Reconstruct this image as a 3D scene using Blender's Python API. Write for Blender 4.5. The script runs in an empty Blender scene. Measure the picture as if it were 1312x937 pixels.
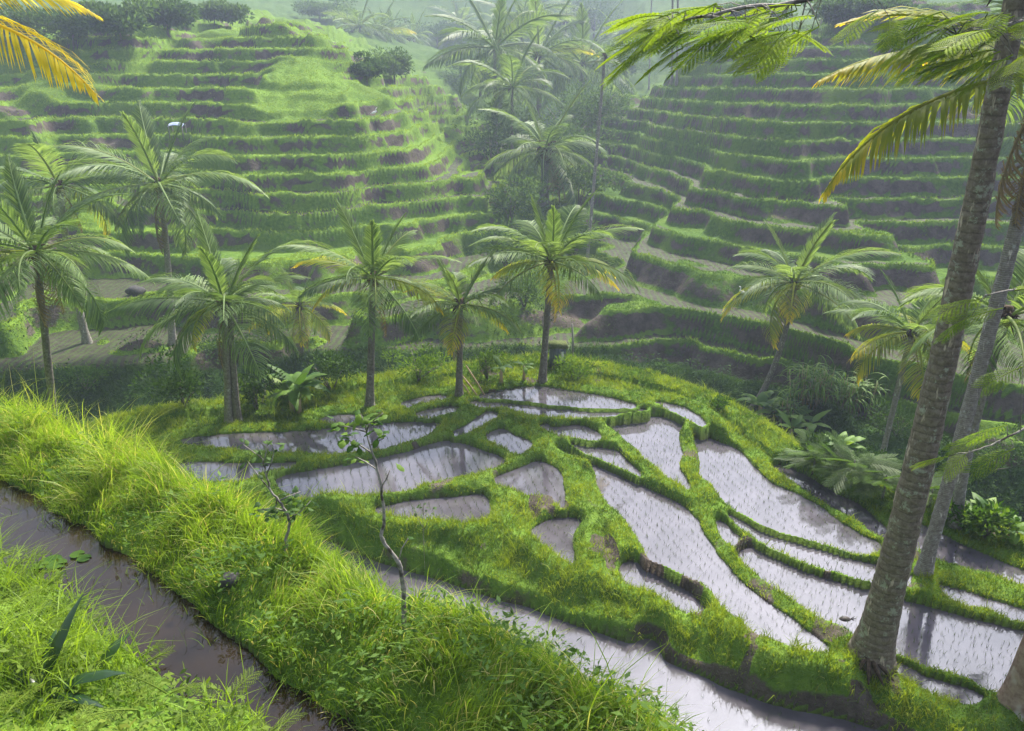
import bpy, math, random
import numpy as np
from mathutils import Vector, Matrix

rng = np.random.default_rng(11)
random.seed(11)
SC = bpy.context.scene
COL = SC.collection
R = math.radians

# ------------------------------------------------------------------ camera
CAMZ, PITCH, FPX, CX, CY = 10.0, R(20), 1000.0, 656.0, 468.5
cp, sp = math.cos(PITCH), math.sin(PITCH)

def ray(px, py):
    dx = (np.asarray(px, float) - CX) / FPX
    dy = (CY - np.asarray(py, float)) / FPX
    return dx, cp + dy * sp, -sp + dy * cp

def at_z(px, py, z):
    a, b, c = ray(px, py)
    t = (z - CAMZ) / c
    return np.stack([a * t, b * t, np.zeros_like(a * t) + z], -1)

def at_y(px, py, Y):
    a, b, c = ray(px, py)
    t = Y / b
    return np.stack([a * t, b * t, CAMZ + c * t], -1)

# ------------------------------------------------------------------ noise
_perm = np.random.default_rng(3).permutation(256)
_perm = np.concatenate([_perm, _perm, _perm])
_ga = np.random.default_rng(4).random(256) * 2 * np.pi
_gx, _gy = np.cos(_ga), np.sin(_ga)

def noise(x, y, s=1.0, seed=0):
    x = np.asarray(x, float) / s + seed * 17.31
    y = np.asarray(y, float) / s + seed * 9.77
    xi = np.floor(x).astype(int); yi = np.floor(y).astype(int)
    xf = x - xi; yf = y - yi
    u = xf * xf * xf * (xf * (xf * 6 - 15) + 10); v = yf * yf * yf * (yf * (yf * 6 - 15) + 10)
    def g(ix, iy, fx, fy):
        h = _perm[_perm[ix & 255] + (iy & 255)]
        return _gx[h] * fx + _gy[h] * fy
    a = g(xi, yi, xf, yf); b = g(xi + 1, yi, xf - 1, yf)
    c = g(xi, yi + 1, xf, yf - 1); d = g(xi + 1, yi + 1, xf - 1, yf - 1)
    return (a + (b - a) * u + (c - a) * v + (a - b - c + d) * u * v) * 1.5

def sstep(a, b, x):
    t = np.clip((x - a) / (b - a), 0, 1)
    return t * t * (3 - 2 * t)

# ------------------------------------------------------------------ paddies: outlines and water levels
PADDY = [
 ('P1', 1.00, [(614,507),(637,502),(669,496.5),(701,496.5),(729,501),(763,506.5),(800,515),(815,520),(800,521),(760,520.5),(706,516.5),(683,513.5),(649,510)]),
 ('P2', 0.95, [(602,516),(619,514),(655,515.5),(683,519),(729,523),(790,525),(828,526),(800,530),(760,533),(729,533),(690,530),(660,524),(637,519.5),(612,520.5)]),
 ('P3', 1.00, [(515,517),(530,512),(553,508),(571,507.5),(575,509),(559,513),(534,517),(521,522)]),
 ('P4', 0.98, [(537,529),(555,524.5),(579,521),(586,523.5),(569,529),(550,533),(534,532)]),
 ('P4b', 0.98, [(410,538),(426,533.5),(451,532.5),(465,534),(455,538),(437,540)]),
 ('P5', 0.88, [(232,565),(291,557),(348,555),(403,552),(440,547),(494,542.5),(541,541),(563,544),(545,556),(520,564),(478,575),(449,577),(400,578),(348,577),(290,572)]),
 ('P6', 0.85, [(235,593),(311,594),(378,594),(348,598.6),(330,606),(300,614),(240,610)]),
 ('P7', 0.70, [(355,616),(370,609),(403,603),(449,595),(500,585),(534,576),(562,567),(585,567),(607,574),(630,582),(646,590),(628,598),(591,606),(557,613),(520,624),(470,630),(426,632),(385,634),(362,626)]),
 ('P8', 0.90, [(583,554),(603,542),(623,529),(633,529),(635,534),(619,542),(601,551),(587,555)]),
 ('P9', 0.78, [(623.5,560),(635,552),(646,551),(660,559),(681,568),(669,578),(658,577),(646,571.5)]),
 ('P10', 0.58, [(635,614),(665,601),(687.5,592),(706,597),(718,608),(721,622),(722,647),(713,642),(703,631),(674,629),(655,622)]),
 ('P11', 0.30, [(480,653),(497,649),(526,643),(590,637),(617,635),(626,650),(622,661),(590,669),(578,665),(498,662)]),
 ('P12', 0.15, [(681,681),(695,671),(711,665),(741,666),(736,679),(731.5,695),(734,711),(737,721),(720,716),(700,700),(684,686)]),
 ('P13', 0.35, [(716,578),(735,584.5),(760,595),(783,606),(810,618),(835,629.5),(855,638),(875,650),(890,663),(900,683),(918,711),(935,731),(950,747),(978,770),(1014,795),(1045,818),(1060,832),(1030,830),(1003,823),(969,807),(945,788),(923,768),(900,743),(877,730),(850,718),(831,709),(822,695),(815,681),(805,668),(793,654),(778,640),(768,624),(763,606),(755,596),(735,588)]),
 ('P14', 0.58, [(733,570),(748,571),(774,575),(790,579),(803,590),(820,607),(806,601),(783,591),(760,581),(745,576)]),
 ('P15', 0.78, [(693,546),(701,544),(708,547.5),(742,546),(758,551),(770,560),(756,561),(724,555.5),(706,551)]),
 ('P16', 0.58, [(779,546),(806,539),(840,534.5),(874,537),(870,554),(870,568),(873,586),(870,600),(883,623),(870,618),(847,602),(824,584),(806,568),(790,557)]),
 ('P17', 0.32, [(890,555),(906,561),(929,570),(950,581),(966,600),(989,620),(1020,634),(1046,648),(1078,671),(1105,687),(1125,697),(1121,706),(1087,701),(1046,688),(1000,677),(966,661.5),(931,641),(909,623),(898,612),(897,588)]),
 ('P17b', 0.9, [(840,516),(856,518),(876,523),(892,532),(903,542),(897,543),(880,534),(862,525)]),
 ('P18', 0.10, [(991,599),(1009,599),(1034,611),(1060,627),(1085,640),(1103,650),(1135,678),(1150,695),(1130,690),(1091,666),(1057,646),(1023,625),(1003,612)]),
 ('P18b', 0.05, [(1150,665),(1176,671),(1206,685),(1229,698),(1263,712),(1300,728),(1360,750),(1360,762),(1295,738),(1263,728),(1229,719),(1201,710),(1165,697)]),
 ('P19', 0.22, [(934,658),(969,671),(1000,685),(1046,702),(1080,713),(1114,723),(1150,733),(1168,740),(1160,746),(1112,738),(1075,728),(1040,717),(1000,701),(969,687),(950,675)]),
 ('P20', 0.18, [(918,669),(930,672),(946,690),(934,695),(925,686)]),
 ('P21', 0.05, [(944,709),(971,703),(1000,718),(1057,742),(1107,754),(1160,771),(1229,790),(1295,806),(1365,826),(1355,884),(1300,882),(1274,876),(1229,857),(1183,843),(1142,827),(1091,807),(1046,789),(1010,766),(969,738),(955,724)]),
 ('P22', 0.10, [(1204,750),(1229,757),(1267,769),(1330,788),(1330,796),(1267,776),(1240,771),(1213,759)]),
 ('P23', 0.00, [(1151,851),(1183,866),(1217,878),(1258,891),(1240,894),(1194,878),(1155,859)]),
 ('P24', 0.00, [(797,723),(815.5,722),(843,733),(868,738),(868,745),(886,763),(902,786),(868,777),(831.5,754),(799.5,741)]),
 ('P26', -0.30, [(360,668),(385,674),(430,690),(480,712),(530,726),(571,738),(617,755),(663,767),(709,784),(753,799),(796,815),(812,816),(828,811),(842,818),(848,833),(871,848),(906,863),(951,882),(1000,899),(1080,925),(1180,960),(1180,1030),(900,1030),(760,930),(600,820),(480,760),(370,692)]),
]
DITCH_Z = 5.5
DITCH = [(-150,575),(-40,598),(20,625),(60,650),(110,675),(180,730),(260,788),(330,845),(400,900),(470,950),(570,1030),(700,1150),(560,1200),(400,1010),(335,935),(280,908),(210,872),(150,826),(95,786),(50,752),(-10,718),(-100,670),(-220,640)]
OUTLINE = [(160,560),(240,543),(330,535),(420,517),(500,506),(600,492),(690,483),(760,491),(850,509),(930,541),(990,583),(1060,608),(1110,635),(1180,650),(1300,695),(1450,760),(1450,1100),(900,1150),(560,840),(380,710),(180,650),(60,600)]

def closed_smooth(P, n=5):
    P = np.asarray(P, float); m = len(P); out = []
    for i in range(m):
        p0, p1, p2, p3 = P[i - 1], P[i], P[(i + 1) % m], P[(i + 2) % m]
        for k in range(n):
            t = k / n
            out.append(0.5 * ((2 * p1) + (-p0 + p2) * t + (2 * p0 - 5 * p1 + 4 * p2 - p3) * t * t + (-p0 + 3 * p1 - 3 * p2 + p3) * t ** 3))
    return np.array(out)

def to_world(pts, z):
    pts = np.asarray(pts, float)
    return at_z(pts[:, 0], pts[:, 1], z)[:, :2]

def wob(P, amp):
    return P + .5 * amp * np.stack([noise(P[:, 0], P[:, 1], .2, 15), noise(P[:, 0], P[:, 1], .2, 16)], -1) + amp * np.stack([noise(P[:, 0], P[:, 1], .5, 5), noise(P[:, 0], P[:, 1], .5, 6)], -1)

def toward_viewer(P, k):
    # the bund in front hides the near edge of the water: the real edge lies a little nearer
    T = np.roll(P, -1, 0) - np.roll(P, 1, 0); T /= np.linalg.norm(T, axis=1)[:, None] + 1e-9
    area = np.sum(P[:, 0] * np.roll(P[:, 1], -1) - np.roll(P[:, 0], -1) * P[:, 1])
    Nn = np.c_[T[:, 1], -T[:, 0]] * (1 if area > 0 else -1)
    vd = -P / np.linalg.norm(P, axis=1)[:, None]
    P = P + (Nn * .035)
    return P + vd * (np.maximum(0, (Nn * vd).sum(1)) * k)[:, None]
KEEP = {'P26': -.2, 'P25': .02, 'P24': .10, 'P12': .26, 'P11': .34}
PADDY = [(n, z, [(a, b + (9 if n == 'P26' and b < 905 else 0)) for a, b in p]) for n, z, p in PADDY]
PADDY = [(n, KEEP.get(n, .2 + (z - .2) * .55), p) for n, z, p in PADDY]
POLY = [(n, z, wob(toward_viewer(closed_smooth(to_world(p, z), 6), .22 if n != 'P26' else 0), .04)) for n, z, p in PADDY]
DW = wob(closed_smooth(to_world(DITCH, DITCH_Z), 5), .08)
OW = closed_smooth(to_world(OUTLINE, .4), 3)

def sdist(P, x, y):
    """signed distance to a closed polygon: negative inside"""
    n = len(x); d2 = np.full(n, 1e18); ins = np.zeros(n, bool)
    A = P; B = np.roll(P, -1, 0)
    for (ax, ay), (bx, by) in zip(A, B):
        ex, ey = bx - ax, by - ay
        wx, wy = x - ax, y - ay
        t = np.clip((wx * ex + wy * ey) / (ex * ex + ey * ey + 1e-12), 0, 1)
        qx, qy = wx - t * ex, wy - t * ey
        np.minimum(d2, qx * qx + qy * qy, out=d2)
        c = ((ay > y) != (by > y)) & (x < ex * (y - ay) / (ey if abs(ey) > 1e-12 else 1e-12) + ax)
        ins ^= c
    d = np.sqrt(d2)
    return np.where(ins, -d, d)

_c = np.array([[*P.mean(0), z] for n, z, P in POLY])
_pl = np.linalg.lstsq(np.c_[_c[:, :2], np.ones(len(_c))], _c[:, 2], rcond=None)[0]

def tube_line(pts, x, y):
    d2 = np.full(len(x), 1e18)
    for (ax, ay), (bx, by) in zip(pts[:-1], pts[1:]):
        ex, ey = bx - ax, by - ay
        t = np.clip(((x - ax) * ex + (y - ay) * ey) / (ex * ex + ey * ey), 0, 1)
        d2 = np.minimum(d2, (x - ax - t * ex) ** 2 + (y - ay - t * ey) ** 2)
    return np.sqrt(d2)

BARE = [(775,705,.42),(835,727,.34),(955,698,.30),(972,760,.30),(692,650,.45),(885,588,.30),(884,752,.28),(720,652,.2),(560,640,.3),(1130,862,.35)]
BANKLINE = to_world([(420,652),(530,680),(640,690),(740,722),(840,772),(950,818),(1060,858),(1150,880)], .4)

# ------------------------------------------------------------------ hills: smooth base surface through guessed control points
CTRL = [
 (20,440,36),(110,438,36.5),(200,432,37),(400,430,38),(560,440,37.5),(650,415,40),
 (20,380,43),(200,360,44),(400,345,45),(550,335,47),(620,320,53),
 (20,280,52),(200,265,53),(400,255,55),(530,245,57),(620,240,68),
 (20,180,60),(200,165,62),(400,165,63),(520,165,64),(600,180,84),
 (100,110,69),(280,100,70),(420,100,70),(510,125,72),(575,130,100),
 (140,75,75),(280,52,76),(400,54,76),(460,84,79),(520,95,95),
 (40,50,92),(150,35,92),(300,30,95),(400,30,100),(20,20,110),(200,14,112),
 (695,335,54),(700,255,76),(700,185,102),(705,120,132),(610,75,125),(480,50,130),(560,75,115),
 (450,10,165),(600,8,165),(750,20,150),(300,0,150),(1000,-10,130),(1250,-20,130),(0,-10,150),
 (720,490,34),(780,450,37),(1000,470,34),(1120,490,31),(1250,520,27),(1400,560,25),
 (800,405,42),(900,405,40),(1000,405,38.5),(1200,410,36),(1400,420,36),
 (765,310,58),(850,305,52),(1000,300,48),(1250,300,46),(1450,300,46),
 (780,205,76),(850,205,66),(1000,200,58),(1250,200,56),(1450,200,56),
 (790,138,106),(850,140,80),(1000,138,67),(1250,142,65),(1450,140,64),
 (880,65,84),(1000,45,79),(1250,42,77),(1450,40,76),
 (-150,440,37),(-150,280,52),(-150,180,60),(-150,90,72),(-150,40,95),
 (820,60,120),(760,60,130),
]
def far_map(Y): return 92 + (Y - 92) * 2.2 if Y > 92 else Y
def near_map(px, py, Y):
    g = np.interp(px, [560, 640, 760, 960], [.86, 1, 1, .76])
    if py <= 120: g = .9
    return 36 + (Y - 36) * g if 36 < Y < 80 else Y
CTRL = [(a, b, far_map(near_map(a, b, c))) for a, b, c in CTRL]
_cp = np.array([at_y(a, b, c) for a, b, c in CTRL])
_low = np.array([[-26,29,-5.5],[-15,31,-6],[-5,32,-6.5],[2,32,-6.5],[9,29,-6.5],[15,24,-6],[22,19,-6],[30,15,-6],
                 [-26,18,-7],[-12,20,-8],[0,20,-8],[10,16,-8],[20,8,-8],[0,5,-8],[-20,5,-8],[20,0,-8],[-20,0,-8]])
_cp = np.vstack([_cp, _low])

def _tps_fit(P, lam=0.4):
    n = len(P); d = np.hypot(P[:, None, 0] - P[None, :, 0], P[:, None, 1] - P[None, :, 1])
    K = np.where(d > 0, d * d * np.log(np.maximum(d, 1e-9)), 0) + lam * np.eye(n) * 100
    Q = np.c_[np.ones(n), P[:, :2]]
    M = np.block([[K, Q], [Q.T, np.zeros((3, 3))]])
    return np.linalg.solve(M, np.r_[P[:, 2], 0, 0, 0])
_w = _tps_fit(_cp)

def hill_base(x, y):
    out = np.empty(len(x))
    for s in range(0, len(x), 60000):
        a, b = x[s:s + 60000], y[s:s + 60000]
        d2 = (a[:, None] - _cp[None, :, 0]) ** 2 + (b[:, None] - _cp[None, :, 1]) ** 2
        out[s:s + 60000] = (np.where(d2 > 0, .5 * d2 * np.log(np.maximum(d2, 1e-12)), 0) @ _w[:-3]) + _w[-3] + _w[-2] * a + _w[-1] * b
    return out

def hill(x, y):
    S = hill_base(x, y)
    S = S + 60 * sstep(150, 420, y) * (1 + .25 * noise(x, y, 40, 71))
    far = sstep(100, 150, y)
    lob = .7 * noise(x, y, 12, 1) + .22 * noise(x, y, 5, 2) + .10 * noise(x, y, 1.6, 3)
    right = sstep(-2, 8, x - (y - 40) * .05)
        # lower terraces are taller and wider than the upper ones
    q = S + lob + 9 + .75 * np.tanh(12 * noise(x, y * .6, 11, 61)) + .22 * np.tanh(6 * noise(x, y, 4.2, 62))
    u = np.where(q < 9.1, q / 1.3, 7 + (q - 9.1) / 1.05) + .12
    k = np.floor(u); f = u - k
    # some steps are missing or half height so that walls differ
    jit = (np.sin(k * 12.9898 + 4.1) * 43758.5453) % 1.0
    wf = .26 + .09 * noise(x, y, 7, 8)
    w = np.clip((f - (1 - wf)) / wf, 0, 1)
    w = w * .7 + .3 * w * w * (3 - 2 * w)
    kz = k + w - .12; z = np.where(kz < 7, kz * 1.3, 9.1 + (kz - 7) * 1.05) - 9
    lip = np.exp(-((f - .05) / .06) ** 2) * sstep(0, .02, f + .02)
    z = z + .16 * lip * (1 + .6 * noise(x, y, 1.3, 9)) + .07 * noise(x, y, .9, 10)
    soft = np.clip(sstep(.28, .55, noise(x, y, 13, 12) + .15 * noise(x, y, 5, 13)) * .8 * (1 - .85 * right) + far * .6, 0, 1)   # overgrown slopes
    soft = soft * sstep(-.8, .4, S)
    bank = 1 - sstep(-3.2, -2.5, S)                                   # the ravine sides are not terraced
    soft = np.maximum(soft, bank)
    valley = np.exp(-((x - (.047 * (y - 40) + 1.4)) / (1.1 + .02 * y)) ** 2) * sstep(40, 46, y)
    soft = np.maximum(soft, valley)
    zs = S + lob + .25 * noise(x, y, 2.2, 14) + .12 * noise(x, y, .8, 15)
    zt = z * (1 - soft) + zs * soft
    wallm = sstep(.05, .2, w) * (1 - sstep(.86, 1.0, w)) * (1 - soft)
    treadm = sstep(.13, .2, f) * (1 - sstep(.98 - wf, 1.0 - wf, f)) * (1 - soft)
    lipm = np.maximum(lip, sstep(.85, 1, w)) * (1 - soft)
    return zt, S, wallm, treadm, lipm, bank, valley, right, k

_dl = to_world([(20,640),(400,930)], DITCH_Z)
def ground(x, y, full=False):
    x = np.asarray(x, float); y = np.asarray(y, float); n = len(x)
    hz, S, wallm, treadm, lipm, bank, valley, right, kk = hill(x, y)
    h = hz.copy(); nearb = y < 34
    idx = np.nonzero(nearb)[0]
    zone = np.zeros(n)             # 0 hill, 1 spur, 2 ridge far side, 3 near side
    wet = np.zeros(n); wall = wallm.copy(); dw = np.full(n, 9.0); tall = np.zeros(n)
    if len(idx):
        a, b = x[idx], y[idx]
        do = sdist(OW, a, b)
        plane = np.c_[a, b, np.ones(len(a))] @ _pl
        base = plane + np.where(do < 0, -.05, .1) - .75 * np.maximum(0, do - .8) + .1 * noise(a, b, 1.2, 21)
        cap = np.full(len(a), 1e9); flo = np.full(len(a), -1e9); inside = np.zeros(len(a), bool); lvl = np.zeros(len(a))
        dmin = np.full(len(a), 9.0)
        under = np.zeros(len(a)); keepd = []
        for nme, z, P in sorted(POLY, key=lambda q: q[1]):
            lo, hi = P.min(0) - 2.2, P.max(0) + 2.2
            m = np.nonzero((a > lo[0]) & (a < hi[0]) & (b > lo[1]) & (b < hi[1]))[0]
            if not len(m): continue
            d = sdist(P, a[m], b[m])
            o = d >= 0
            A = z + .125 * (1 - np.exp(-np.maximum(d, 0) / .10)) - .9 * np.maximum(0, d - .5)
            base[m[o]] = np.maximum(base[m[o]], A[o])
            cap[m[o]] = np.minimum(cap[m[o]], z + .02 + 2.3 * d[o])
            fl = o & (d < .14); flo[m[fl]] = np.maximum(flo[m[fl]], z + .05); inside[m[fl]] = False
            if nme in ('P26', 'P25'): under[m] = np.maximum(under[m], np.where(o, 1 - sstep(.08, .24, d), 0))
            inside[m[~o]] = True; lvl[m[~o]] = z - np.minimum(.2, -d[~o] * 2)
            dmin[m] = np.minimum(dmin[m], d)
        bl = tube_line(BANKLINE, a, b)
        bump = .14 * np.exp(-(bl / .5) ** 2)
        base = base + bump + .035 * noise(a, b, .35, 22)
        tallb = np.exp(-(bl / .8) ** 2)
        # ridge and the ground round the camera
        dd = sdist(DW, a, b)
        side = (_dl[1, 0] - _dl[0, 0]) * (b - _dl[0, 1]) - (_dl[1, 1] - _dl[0, 1]) * (a - _dl[0, 0])
        farside = side > 0
        dp = np.maximum(dd, 0)
        crest = .95 + .25 * noise(a, b, 1.8, 23) - .15 * sstep(-1, -6, a) + .22 * sstep(-2.5, 0, a)
        rf = DITCH_Z + .30 * (1 - np.exp(-dp / .3)) - 1.35 * np.maximum(0, dp - crest) + .08 * noise(a, b, .6, 24)
        rn = DITCH_Z + .12 * (1 - np.exp(-dp / .1)) + .42 * dp + .1 * noise(a, b, .5, 25)
        rn = np.minimum(rn, 8.2)
        rid = np.where(farside, rf, rn)
        hh = np.maximum(np.maximum(base, rid), hz[idx])
        zn = np.where(base >= hz[idx], 1, 0); zn = np.where(rid > np.maximum(base, hz[idx]), np.where(farside, 2, 3), zn)
        hh = np.maximum(np.minimum(hh, cap), flo)
        hh = np.where(inside, lvl, hh)
        din = dd < 0
        hh = np.where(din, DITCH_Z - np.minimum(.25, -dd * 1.5), hh)
        h[idx] = hh; zone[idx] = zn
        wet[idx] = np.where(inside | din, 1, 0)
        sl = np.where((hh > cap - .03) & (hh - lvl > .0), 1, 0)
        nw = np.where(zn == 0, wallm[idx], 0.0)
        # bare mud where a bund drops steeply to the water below it
        stepm = (cap < np.maximum(base, rid) - .08) & ~inside
        nw = np.where((zn == 1) & stepm, np.clip(.42 + .5 * noise(a, b, .9, 26) - .35 * tallb, 0, 1), nw)
        bare = np.zeros(len(a))
        for bx_, by_, br_ in BARE:
            c_ = at_z(bx_, by_, .3); bare = np.maximum(bare, 1 - sstep(.6, 1.1, np.hypot(a - c_[0], (b - c_[1]) * .6) / br_ + .35 * noise(a, b, .3, 27)))
        bare = np.maximum(bare, .9 * sstep(.42, .6, noise(a, b, .75, 28) + .3 * noise(a, b, .25, 29)))
        nw = np.where(zn == 1, np.maximum(nw, np.maximum(under, bare) * .95), nw)
        wall[idx] = nw
        dw[idx] = np.where(din, -1, np.minimum(dmin, np.where(dd > 0, dd, 9)))
        tall[idx] = tallb
        for arr in (treadm, lipm, bank):
            arr[idx] = np.where(zn == 0, arr[idx], 0)
    if not full: return h
    return dict(h=h, S=S, zone=zone, wall=wall, tread=treadm, lip=lipm, bank=bank, valley=valley, right=right, wet=wet, dw=dw, tall=tall, k=kk)

def hit(px, py, y0=3.0, y1=330.0):
    """first place the terrain shows at this pixel"""
    Y = np.concatenate([np.arange(y0, 35, .06), np.arange(35, 110, .15), np.arange(110, y1, .8)])
    P = at_y(np.full(len(Y), px, float), np.full(len(Y), py, float), Y)
    g = ground(P[:, 0], P[:, 1])
    w = np.nonzero(g >= P[:, 2])[0]
    i = w[0] if len(w) else len(Y) - 1
    return Vector((P[i, 0], P[i, 1], g[i]))

def gz(x, y): return float(ground(np.array([x]), np.array([y]))[0])

# ------------------------------------------------------------------ mesh helpers
def mesh_np(name, V, F, mats, attrs=None, smooth=False, matidx=None):
    """F: list of (k x n) integer arrays, faces with n corners"""
    me = bpy.data.meshes.new(name)
    V = np.ascontiguousarray(V, np.float32)
    me.vertices.add(len(V)); me.vertices.foreach_set('co', V.ravel())
    F = [np.asarray(f, np.int32) for f in F if len(f)]
    nl = sum(f.size for f in F); nf = sum(len(f) for f in F)
    me.loops.add(nl); me.polygons.add(nf)
    me.loops.foreach_set('vertex_index', np.concatenate([f.ravel() for f in F]))
    tot = np.concatenate([np.full(len(f), f.shape[1], np.int32) for f in F])
    st = np.concatenate([[0], np.cumsum(tot)[:-1]]).astype(np.int32)
    me.polygons.foreach_set('loop_start', st); me.polygons.foreach_set('loop_total', tot)
    for m in (mats if isinstance(mats, (list, tuple)) else [mats]): me.materials.append(m)
    if matidx is not None: me.polygons.foreach_set('material_index', np.asarray(matidx, np.int32))
    if smooth: me.polygons.foreach_set('use_smooth', np.ones(nf, bool))
    for k, v in (attrs or {}).items():
        at = me.attributes.new(k, 'FLOAT', 'POINT'); at.data.foreach_set('value', np.asarray(v, np.float32))
    me.update(calc_edges=True)
    return me

def link(name, me, parent=None, loc=None, kind=None):
    o = bpy.data.objects.new(name, me); COL.objects.link(o)
    if parent is not None: o.parent = parent
    if loc is not None: o.location = loc
    if kind: o['kind'] = kind
    return o

def tag(o, label, cat, group=None):
    o['label'] = label; o['category'] = cat
    if group: o['group'] = group
    return o

def thing(name, label, cat, loc=(0, 0, 0), group=None):
    return tag(link(name, None, loc=loc), label, cat, group)

class MB:
    """collects pieces with a tint per vertex into one mesh"""
    def __init__(s): s.V = []; s.F = {3: [], 4: []}; s.T = []; s.n = 0
    def add(s, V, F, tint=.5):
        V = np.asarray(V, float).reshape(-1, 3)
        s.V.append(V); s.T.append(np.broadcast_to(np.asarray(tint, float), (len(V),)))
        for f in F:
            f = np.asarray(f, int)
            if f.size: s.F[f.shape[1]].append(f + s.n)
        s.n += len(V)
    def tube(s, pts, rad, sides=6, tint=.5, cap=True):
        pts = np.asarray(pts, float); n = len(pts); rad = np.broadcast_to(np.asarray(rad, float), (n,))
        T = np.gradient(pts, axis=0); T /= np.linalg.norm(T, axis=1)[:, None] + 1e-9
        ref = np.array([1, 0, 0]) if abs(T[0, 0]) < .8 else np.array([0, 1, 0])
        V = []
        for i in range(n):
            U = np.cross(T[i], ref); U /= np.linalg.norm(U); W = np.cross(T[i], U)
            a = np.arange(sides) / sides * 2 * np.pi
            V.append(pts[i] + rad[i] * (np.cos(a)[:, None] * U + np.sin(a)[:, None] * W))
        V = np.vstack(V)
        i, j = np.meshgrid(np.arange(n - 1), np.arange(sides), indexing='ij')
        q = np.stack([i * sides + j, i * sides + (j + 1) % sides, (i + 1) * sides + (j + 1) % sides, (i + 1) * sides + j], -1).reshape(-1, 4)
        tr = []
        if cap:
            V = np.vstack([V, pts[0], pts[-1]])
            j = np.arange(sides)
            tr = [np.stack([(j + 1) % sides, j, np.full(sides, n * sides)], -1), np.stack([(n - 1) * sides + j, (n - 1) * sides + (j + 1) % sides, np.full(sides, n * sides + 1)], -1)]
            s.add(V, [q, np.vstack(tr)], tint)
        else: s.add(V, [q], tint)
    def mesh(s, name, mat, smooth=False):
        return mesh_np(name, np.vstack(s.V), [np.vstack(s.F[k]) for k in (3, 4) if s.F[k]], mat, {'tint': np.concatenate(s.T)}, smooth)

# ------------------------------------------------------------------ materials
def new_mat(name):
    m = bpy.data.materials.new(name); m.use_nodes = True
    nt = m.node_tree; nt.nodes.clear()
    return m, nt, nt.nodes, nt.links

def N(nt, t, **kw):
    n = nt.nodes.new(t)
    for k, v in kw.items(): setattr(n, k, v)
    return n

def mixc(nt, f, a, b, mode='MIX'):
    n = N(nt, 'ShaderNodeMix', data_type='RGBA', blend_type=mode)
    for i, v in ((0, f), (6, a), (7, b)):
        if hasattr(v, 'is_output'): nt.links.new(v, n.inputs[i])
        else: n.inputs[i].default_value = v if i == 0 else (*v, 1)
    return n.outputs[2]

def attr(nt, name):
    return N(nt, 'ShaderNodeAttribute', attribute_name=name).outputs['Fac']

def noise_n(nt, scale, detail=4, rough=.6, coord=None):
    n = N(nt, 'ShaderNodeTexNoise'); n.inputs['Scale'].default_value = scale; n.inputs['Detail'].default_value = detail; n.inputs['Roughness'].default_value = rough
    if coord is None: coord = N(nt, 'ShaderNodeTexCoord').outputs['Object']
    nt.links.new(coord, n.inputs['Vector'])
    return n.outputs['Fac']

def mrange(nt, v, a, b, c=0., d=1.):
    n = N(nt, 'ShaderNodeMapRange'); nt.links.new(v, n.inputs[0])
    for i, x in zip((1, 2, 3, 4), (a, b, c, d)): n.inputs[i].default_value = x
    n.interpolation_type = 'SMOOTHSTEP'
    return n.outputs[0]

def math_n(nt, op, a, b):
    n = N(nt, 'ShaderNodeMath', operation=op)
    for i, v in enumerate((a, b)):
        if hasattr(v, 'is_output'): nt.links.new(v, n.inputs[i])
        else: n.inputs[i].default_value = v
    return n.outputs[0]

def leaf_mat(name, c0, c1, trans=.35, rough=.5, spec=.35, rand=.0, c2=None):
    """green foliage: colour goes c0 -> c1 (-> c2) with the tint of each blade"""
    m, nt, nd, lk = new_mat(name)
    t = attr(nt, 'tint')
    if rand:
        r = N(nt, 'ShaderNodeObjectInfo').outputs['Random']
        t2 = math_n(nt, 'ADD', t, math_n(nt, 'MULTIPLY', math_n(nt, 'SUBTRACT', r, .5), rand))
    else: t2 = t
    if c2 is None: col = mixc(nt, mrange(nt, t2, 0, 1), c0, c1)
    else:
        col = mixc(nt, mrange(nt, t2, 0, .8), c0, c1); col = mixc(nt, mrange(nt, t2, .8, 1.6), col, c2)
    p = N(nt, 'ShaderNodeBsdfPrincipled'); lk.new(col, p.inputs['Base Color'])
    p.inputs['Roughness'].default_value = rough; p.inputs['Specular IOR Level'].default_value = spec
    tr = N(nt, 'ShaderNodeBsdfTranslucent')
    lk.new(mixc(nt, 1.0, col, (1.5, 1.45, .7), 'MULTIPLY'), tr.inputs['Color'])
    mx = N(nt, 'ShaderNodeMixShader'); mx.inputs[0].default_value = trans
    lk.new(p.outputs[0], mx.inputs[1]); lk.new(tr.outputs[0], mx.inputs[2])
    o = N(nt, 'ShaderNodeOutputMaterial'); lk.new(mx.outputs[0], o.inputs[0])
    return m

def solid_mat(name, c0, c1, scale=6, rough=.8, bump=.3, spec=.3, stretch=(1, 1, 1), c2=None):
    m, nt, nd, lk = new_mat(name)
    tc = N(nt, 'ShaderNodeTexCoord'); mp = N(nt, 'ShaderNodeMapping'); mp.inputs['Scale'].default_value = stretch
    lk.new(tc.outputs['Object'], mp.inputs[0])
    n1 = noise_n(nt, scale, 6, .65, mp.outputs[0]); n2 = noise_n(nt, scale * .23, 3, .5, mp.outputs[0])
    col = mixc(nt, mrange(nt, n1, .3, .7), c0, c1)
    if c2: col = mixc(nt, mrange(nt, n2, .52, .62), col, c2)
    p = N(nt, 'ShaderNodeBsdfPrincipled'); lk.new(col, p.inputs['Base Color'])
    p.inputs['Roughness'].default_value = rough; p.inputs['Specular IOR Level'].default_value = spec
    b = N(nt, 'ShaderNodeBump'); b.inputs['Strength'].default_value = bump; b.inputs['Distance'].default_value = .03
    lk.new(n1, b.inputs['Height']); lk.new(b.outputs[0], p.inputs['Normal'])
    o = N(nt, 'ShaderNodeOutputMaterial'); lk.new(p.outputs[0], o.inputs[0])
    return m

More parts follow.
